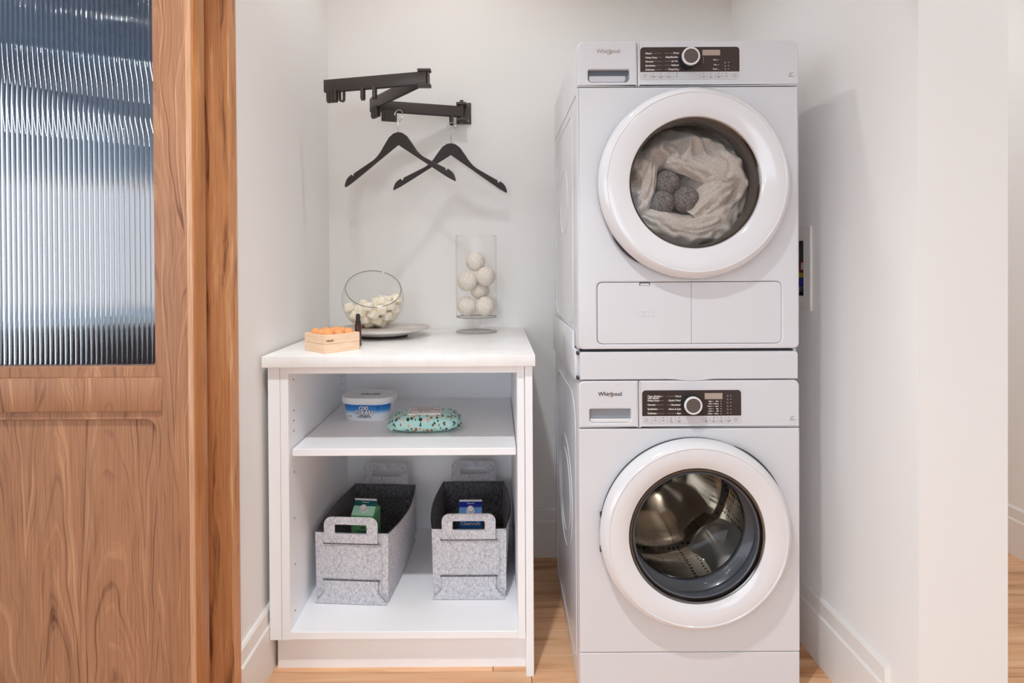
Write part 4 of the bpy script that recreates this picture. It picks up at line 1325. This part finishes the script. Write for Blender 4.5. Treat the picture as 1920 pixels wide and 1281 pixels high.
# ---------------- washer
CXW, CZW = 0.5265, 0.4530
wash, zf0, zs, zt = appliance('washer', 0.0, 'white front-load washer with a clear glass door at the bottom of the stack', CXW, CZW)
plate('front_panel', rrect(WX0 + .0005, zf0, WX1 - .0005, zs - 0.0008, 0.003), [circ(CXW, CZW, 0.215, 96)], WY, 0.018, 0.003, M['appl'], wash)
plate('kick_panel', rrect(WX0 + .0005, 0.004, WX1 - .0005, zf0 - 0.0018, 0.003), [], WY + 0.001, 0.017, 0.003, M['appl'], wash)
control('washer', wash, zs, zt)
hatch, f = door_ring(wash, CXW, CZW, 0.179)
arc_grip(hatch, CXW, CZW, 24, 66, M['seal'])
for a in (169, 190):
    p = front(CXW, WY, CZW) @ Vector((0.2525 * math.cos(math.radians(a)), 0.2525 * math.sin(math.radians(a)), 0.012))
    obj('hinge_notch', box(p - Vector((0.003, 0.006, 0.007)), p + Vector((0.003, 0.004, 0.007)), 0.001, 1), M['seal'], hatch)
obj('glass_trim', lathe([(0.178, 0.037), (0.1765, 0.040), (0.173, 0.0385), (0.171, 0.034), (0.169, 0.030)], f, 96), M['darkchrome'], hatch)
obj('trim_ring', lathe([(0.169, 0.030), (0.166, 0.033), (0.163, 0.031), (0.161, 0.022)], f, 96), M['gasket'], hatch)
obj('door_bowl', lathe([(0.1625, 0.026), (0.158, 0.012), (0.151, -0.010), (0.144, -0.035), (0.134, -0.060), (0.118, -0.078), (0.09, -0.088), (0.05, -0.092), (0, -0.093)], f, 96), M['doorglass'], hatch)
gk = obj('gasket', lathe([(0.214, 0.004), (0.196, 0.0), (0.183, -0.004), (0.178, -0.012), (0.180, -0.024), (0.172, -0.034), (0.160, -0.040), (0.158, -0.050), (0.164, -0.056), (0.172, -0.060), (0.20, -0.064), (0.245, -0.066)], f, 96), M['gasket'], wash)
obj('gasket_lip', lathe([(0.1575, -0.045), (0.1555, -0.048), (0.1575, -0.051)], f, 96), M['chrome'], gk)
drum = obj('drum', lathe([(0.166, -0.058), (0.20, -0.062), (0.232, -0.072), (0.238, -0.085), (0.238, -0.36), (0.225, -0.376)], f, 96), M['drum'], wash)
obj('drum_back', lathe([(0.225, -0.376), (0.20, -0.378), (0.17, -0.366), (0.10, -0.372), (0.06, -0.366), (0.0, -0.36)], f, 96), M['steel'], drum)
for k in range(3):
    a0 = math.radians(-48 + 120 * k)
    def pad(u, v, a0=a0):
        th = a0 + (v - .5) * 0.62 + 0.1 * math.sin(PI * u)
        r = 0.237 - 0.062 * math.sin(PI * v) ** 1.3 * (0.45 + 0.55 * math.sin(PI * min(1, u * 1.15)) ** 0.4)
        return f @ Vector((r * math.cos(th), r * math.sin(th), -0.09 - 0.26 * u))
    obj('paddle', patch(pad, 14, 12, 0), M['paddle'], drum, smooth=60)
# pressed outlines on the left side
fs_ = Matrix(((0, 0, -1, WX0 + 0.0002), (1, 0, 0, 0), (0, 1, 0, 0), (0, 0, 0, 1)))


def pressed(name, pts, t, r=0.0022):
    return obj(name, tube([fs_ @ Vector((a, b, 0)) for a, b in pts], r, 6, True), M['appl'], t)


pressed('pressed_outline', rrect(WY + 0.06, 0.06, WY + WD - 0.05, 0.80, [0.03, 0.03, 0.09, 0.10], 8), wash)
pressed('pressed_ring', circ(WY + 0.31, 0.45, 0.17, 48), wash)
pressed('pressed_ring', circ(WY + 0.31, 0.45, 0.125, 48), wash)

# ---------------- stacking kit between the two machines
kit = thing('stacking_kit', 'white stacking shelf unit between the dryer and the washer', 'stacking kit', ((WX0 + WX1) / 2, WY + WD / 2, 0.8565))
lip = rrect(WX0 + .004, 0.8595, WX1 - .005, 0.9335, [0.002, 0.002, 0.008, 0.008])
k0 = [(WX0 + .004, 0.8595)] + [(0.46 + 0.135 * i / 16, 0.8595 - 0.0052 * math.sin(PI * i / 16) ** 2) for i in range(17)] + [(WX1 - .005, 0.8595)]
tp = [p for p in rrect(WX0 + .004, 0.8595, WX1 - .005, 0.9335, [0, 0, 0.008, 0.008])][2:]
plate('drawer_front', k0 + tp, [], WY - 0.001, 0.03, 0.002, M['appl'], kit)
obj('tray', box((WX0 + 0.012, WY + 0.03, 0.859), (WX1 - 0.012, WY + WD - 0.01, 0.9335)), M['appl'], kit)
obj('side_rail', box((WX0 - 0.0075, WY + 0.028, 0.8569), (WX0 + 0.008, WY + WD, 0.9365), 0.002, 2), M['appl'], kit)
obj('side_rail', box((WX1 - 0.008, WY + 0.028, 0.8569), (WX1 + 0.0055, WY + WD, 0.9365), 0.002, 2), M['appl'], kit)
obj('side_skirt', box((WX0 - 0.0085, WY + 0.06, 0.8575), (WX0 - 0.0012, WY + WD, 0.985), 0.0015, 2), M['appl'], kit)
for zz in (0.862, 0.929): obj('bracket_clip', box((WX0 - 0.003, WY + 0.006, zz - 0.004), (WX0 + 0.003, WY + 0.028, zz + 0.004), 0.001, 1), M['rubber'], kit)
obj('shadow_gap', box((WX0 + 0.012, WY + 0.012, 0.9336), (WX1 - 0.012, WY + WD - 0.02, 0.9372)), M['rubber'], kit)

# ---------------- dryer
CXD, CZD = 0.5255, 1.3830
dry, zf0, zs, zt = appliance('dryer', 0.937, 'white front-load dryer with a towel and grey balls inside, top of the stack', CXD, CZD)
tank = rrect(0.2725, 0.955, 0.7685, 1.1215, 0.014)
plate('front_panel', rrect(WX0 + .0005, zf0, WX1 - .0005, zs - 0.0008, [0.014, 0.014, 0.003, 0.003]), [circ(CXD, CZD, 0.215, 96), tank], WY, 0.018, 0.004, M['appl'], dry)
control('dryer', dry, zs, zt)
flap = plate('filter_flap', rrect(0.2736, 0.9561, 0.5256, 1.1204, [0.013, 0.001, 0.001, 0.013]), [[(0.387, 1.1204 + .01), (0.387, 1.1140), (0.414, 1.1140), (0.414, 1.1304)]] if False else [], WY + 0.0008, 0.016, 0.0008, M['appl'], dry)
obj('latch', box((0.386, WY - 0.0008, 1.1125), (0.415, WY + 0.004, 1.1205), 0.001, 1), M['slotd'], flap)
obj('latch_face', box((0.3885, WY - 0.0018, 1.1122), (0.4125, WY + 0.003, 1.1178), 0.001, 1), M['appl'], flap)
sym = []
for cx_ in (0.388, 0.418):
    sym.append(tube([(x, WY + 0.0006, z) for x, z in rrect(cx_ - .009, 1.029, cx_ + .009, 1.042, 0.006)], 0.0008, 6, True))
bm = sym[0]
sym[1].to_mesh(tm := bpy.data.meshes.new('tmp')); bm.from_mesh(tm)
tube([(x, WY + 0.0006, z) for x, z in circ(0.403, 1.0355, 0.008, 24)], 0.0008, 6, True, bm)
obj('embossed_symbol', bm, M['appl'], flap)
plate('blank_flap', rrect(0.5266, 0.9561, 0.7674, 1.1204, [0.001, 0.013, 0.013, 0.001]), [], WY + 0.0008, 0.016, 0.0008, M['appl'], dry)
hatch, f = door_ring(dry, CXD, CZD, 0.173)
arc_grip(hatch, CXD, CZD, 212, 236, M['seal'])
obj('glass_trim', lathe([(0.172, 0.033), (0.1705, 0.0345), (0.168, 0.032), (0.1665, 0.026)], f, 96), M['darkchrome'], hatch)
inn = obj('inner_collar', lathe([(0.172, 0.022), (0.1665, 0.014), (0.164, -0.01), (0.166, -0.035)], f, 96), newmat('smoked_collar', S(84, 74, 70), .2, coat=.3), hatch)
obj('door_glass', lathe([(0.1675, 0.0285), (0.14, 0.032), (0.09, 0.0355), (0.04, 0.0372), (0, 0.0376)], f, 96), M['doorglass'], hatch)
obj('inner_glass', lathe([(0.165, 0.004), (0.150, 0.006), (0.12, 0.008), (0, 0.010)], f, 96), M['doorglass'], hatch)
obj('drum_mouth', lathe([(0.214, 0.004), (0.195, -0.004), (0.18, -0.03), (0.19, -0.045), (0.235, -0.05)], f, 96), M['gasket'], dry)
obj('drum', lathe([(0.225, -0.048), (0.25, -0.055), (0.25, -0.40), (0.10, -0.41), (0, -0.40)], f, 96), M['dryerdrum'], dry)
pressed('pressed_outline', rrect(WY + 0.10, 1.00, WY + WD - 0.05, 1.60, [0.05, 0.06, 0.05, 0.05], 8), dry)
pressed('pressed_ring', circ(WY + 0.31, 1.37, 0.10, 48), dry)
obj('top_ledge', box((WX0 - 0.002, WY + 0.02, 1.628), (WX0 + 0.002, WY + WD - 0.02, 1.632), 0.001, 1), M['appl'], dry)

# towel bundle in the dryer drum
tw = thing('towel', 'crumpled beige towel bundled inside the dryer drum', 'towel', (CXD, WY + 0.08, CZD - 0.19))


def fold(p, sc, sharp=1.6):
    a = abs(noise.noise(p * sc)); b = abs(noise.noise(p * sc * 2.3 + Vector((7, 3, 1))))
    return (1 - a) ** sharp * 0.7 + (1 - b) ** sharp * 0.3


hc = Vector((-0.045, -0.018))   # hollow where the grey balls lie
bm = bmesh.new()
NR, NT = 56, 150
gr = []
for i in range(NR + 1):
    r = 0.004 + 0.196 * (i / NR)
    rowv = []
    for k in range(NT):
        th = 2 * PI * k / NT
        x, z = r * math.cos(th), r * math.sin(th)
        dxy = (Vector((x, z)) - hc)
        dh = dxy.length
        swirl = math.atan2(dxy.y, dxy.x)
        q = Vector((math.cos(swirl) * 0.9 + x * 4, math.sin(swirl) * 0.9 + z * 4, dh * 7))
        rim = 1 / (1 + math.exp(-(dh - 0.062) / 0.011))
        dep = -0.115 + 0.092 * rim
        dep += 0.075 * (fold(q, 1.25) - 0.62) * (0.35 + 0.65 * rim)
        wq = Vector((x + 0.03 * noise.noise(Vector((x * 12, z * 12, 1))), z + 0.03 * noise.noise(Vector((x * 12, z * 12, 5))), 3))
        dep += 0.026 * (fold(Vector((wq.x, wq.y * .6, 3)), 13, 2.4) - 0.45) * (0.4 + 0.6 * rim)
        dep -= max(0, r - 0.135) * 0.9
        dep -= max(0, z - 0.06) * 0.55
        dep = min(dep, -0.010)
        rowv.append(bm.verts.new(f @ Vector((x, z, dep))))
    gr.append(rowv)
for i in range(NR):
    for k in range(NT):
        k2 = (k + 1) % NT
        bm.faces.new((gr[i][k], gr[i][k2], gr[i + 1][k2], gr[i + 1][k]))
bm.faces.new(list(reversed(gr[0])))
obj('bundle', bm, M['towel'], tw, smooth=180)


def sash(name, path, width, seed, nu=46, nv=16):
    """a folded band of cloth following a path of (x, z, depth) in the door's frame"""
    P = [Vector(p) for p in path]
    def at(u):
        s = u * (len(P) - 1); i = min(int(s), len(P) - 2); t_ = s - i
        p0, p1, p2, p3 = P[max(i - 1, 0)], P[i], P[i + 1], P[min(i + 2, len(P) - 1)]
        return 0.5 * ((2 * p1) + (p2 - p0) * t_ + (2 * p0 - 5 * p1 + 4 * p2 - p3) * t_ ** 2 + (3 * p1 - p0 - 3 * p2 + p3) * t_ ** 3)
    def fn(u, v):
        c = at(u); d = (at(min(1, u + .02)) - at(max(0, u - .02))); d.z = 0; d.normalize()
        n = Vector((-d.y, d.x, 0))
        ww = width * (0.7 + 0.3 * math.sin(PI * u) + 0.12 * noise.noise(Vector((u * 4, seed, 0))))
        arch = 0.026 * (1 - (2 * v - 1) ** 2) + 0.004
        wr = 0.022 * (fold(Vector((u * 1.6 + 0.8 * v, v * 2.6 + seed, seed)), 1.5, 2.6) - 0.45)
        p = c + n * ww * (v - .5) + Vector((0, 0, arch + wr))
        p.z = min(p.z, -0.002)
        return f @ p
    return obj(name, patch(fn, nu, nv, 0), M['towel'], tw, smooth=180)


sash('upper_fold', [(-0.055, 0.075, -0.055), (-0.015, 0.062, -0.046), (0.035, 0.045, -0.042), (0.085, 0.022, -0.044), (0.13, 0.0, -0.060)], 0.062, 1.0)
sash('left_fold', [(-0.100, 0.085, -0.060), (-0.104, 0.045, -0.040), (-0.112, 0.0, -0.038), (-0.122, -0.045, -0.044), (-0.135, -0.075, -0.060)], 0.052, 4.0)
sash('right_fold', [(0.010, -0.085, -0.046), (0.050, -0.045, -0.038), (0.085, -0.015, -0.040), (0.125, 0.012, -0.056)], 0.082, 7.0)
sash('lower_fold', [(-0.125, -0.075, -0.056), (-0.075, -0.092, -0.040), (-0.015, -0.112, -0.036), (0.045, -0.108, -0.038), (0.10, -0.08, -0.054)], 0.066, 9.0)
gb = None
for (x, z, d, r, lb) in ((-0.052, 0.010, -0.046, 0.0355, 'grey wool ball at the top of the three in the dryer'), (-0.067, -0.044, -0.040, 0.034, 'grey wool ball at the lower left of the three in the dryer'), (-0.0035, -0.036, -0.036, 0.0365, 'grey wool ball at the right of the three in the dryer')):
    if gb is None: gb = obj('wool_ball', ball_bm(0.0355, 0.0016, 3), M['woolg'], None, smooth=80); o = gb
    else: o = gb.copy(); COL.objects.link(o)
    tag(o, lb, 'wool ball', 'grey wool balls in the dryer')
    o.location = f @ Vector((x, z, d)); o.scale = (r / .0355,) * 3
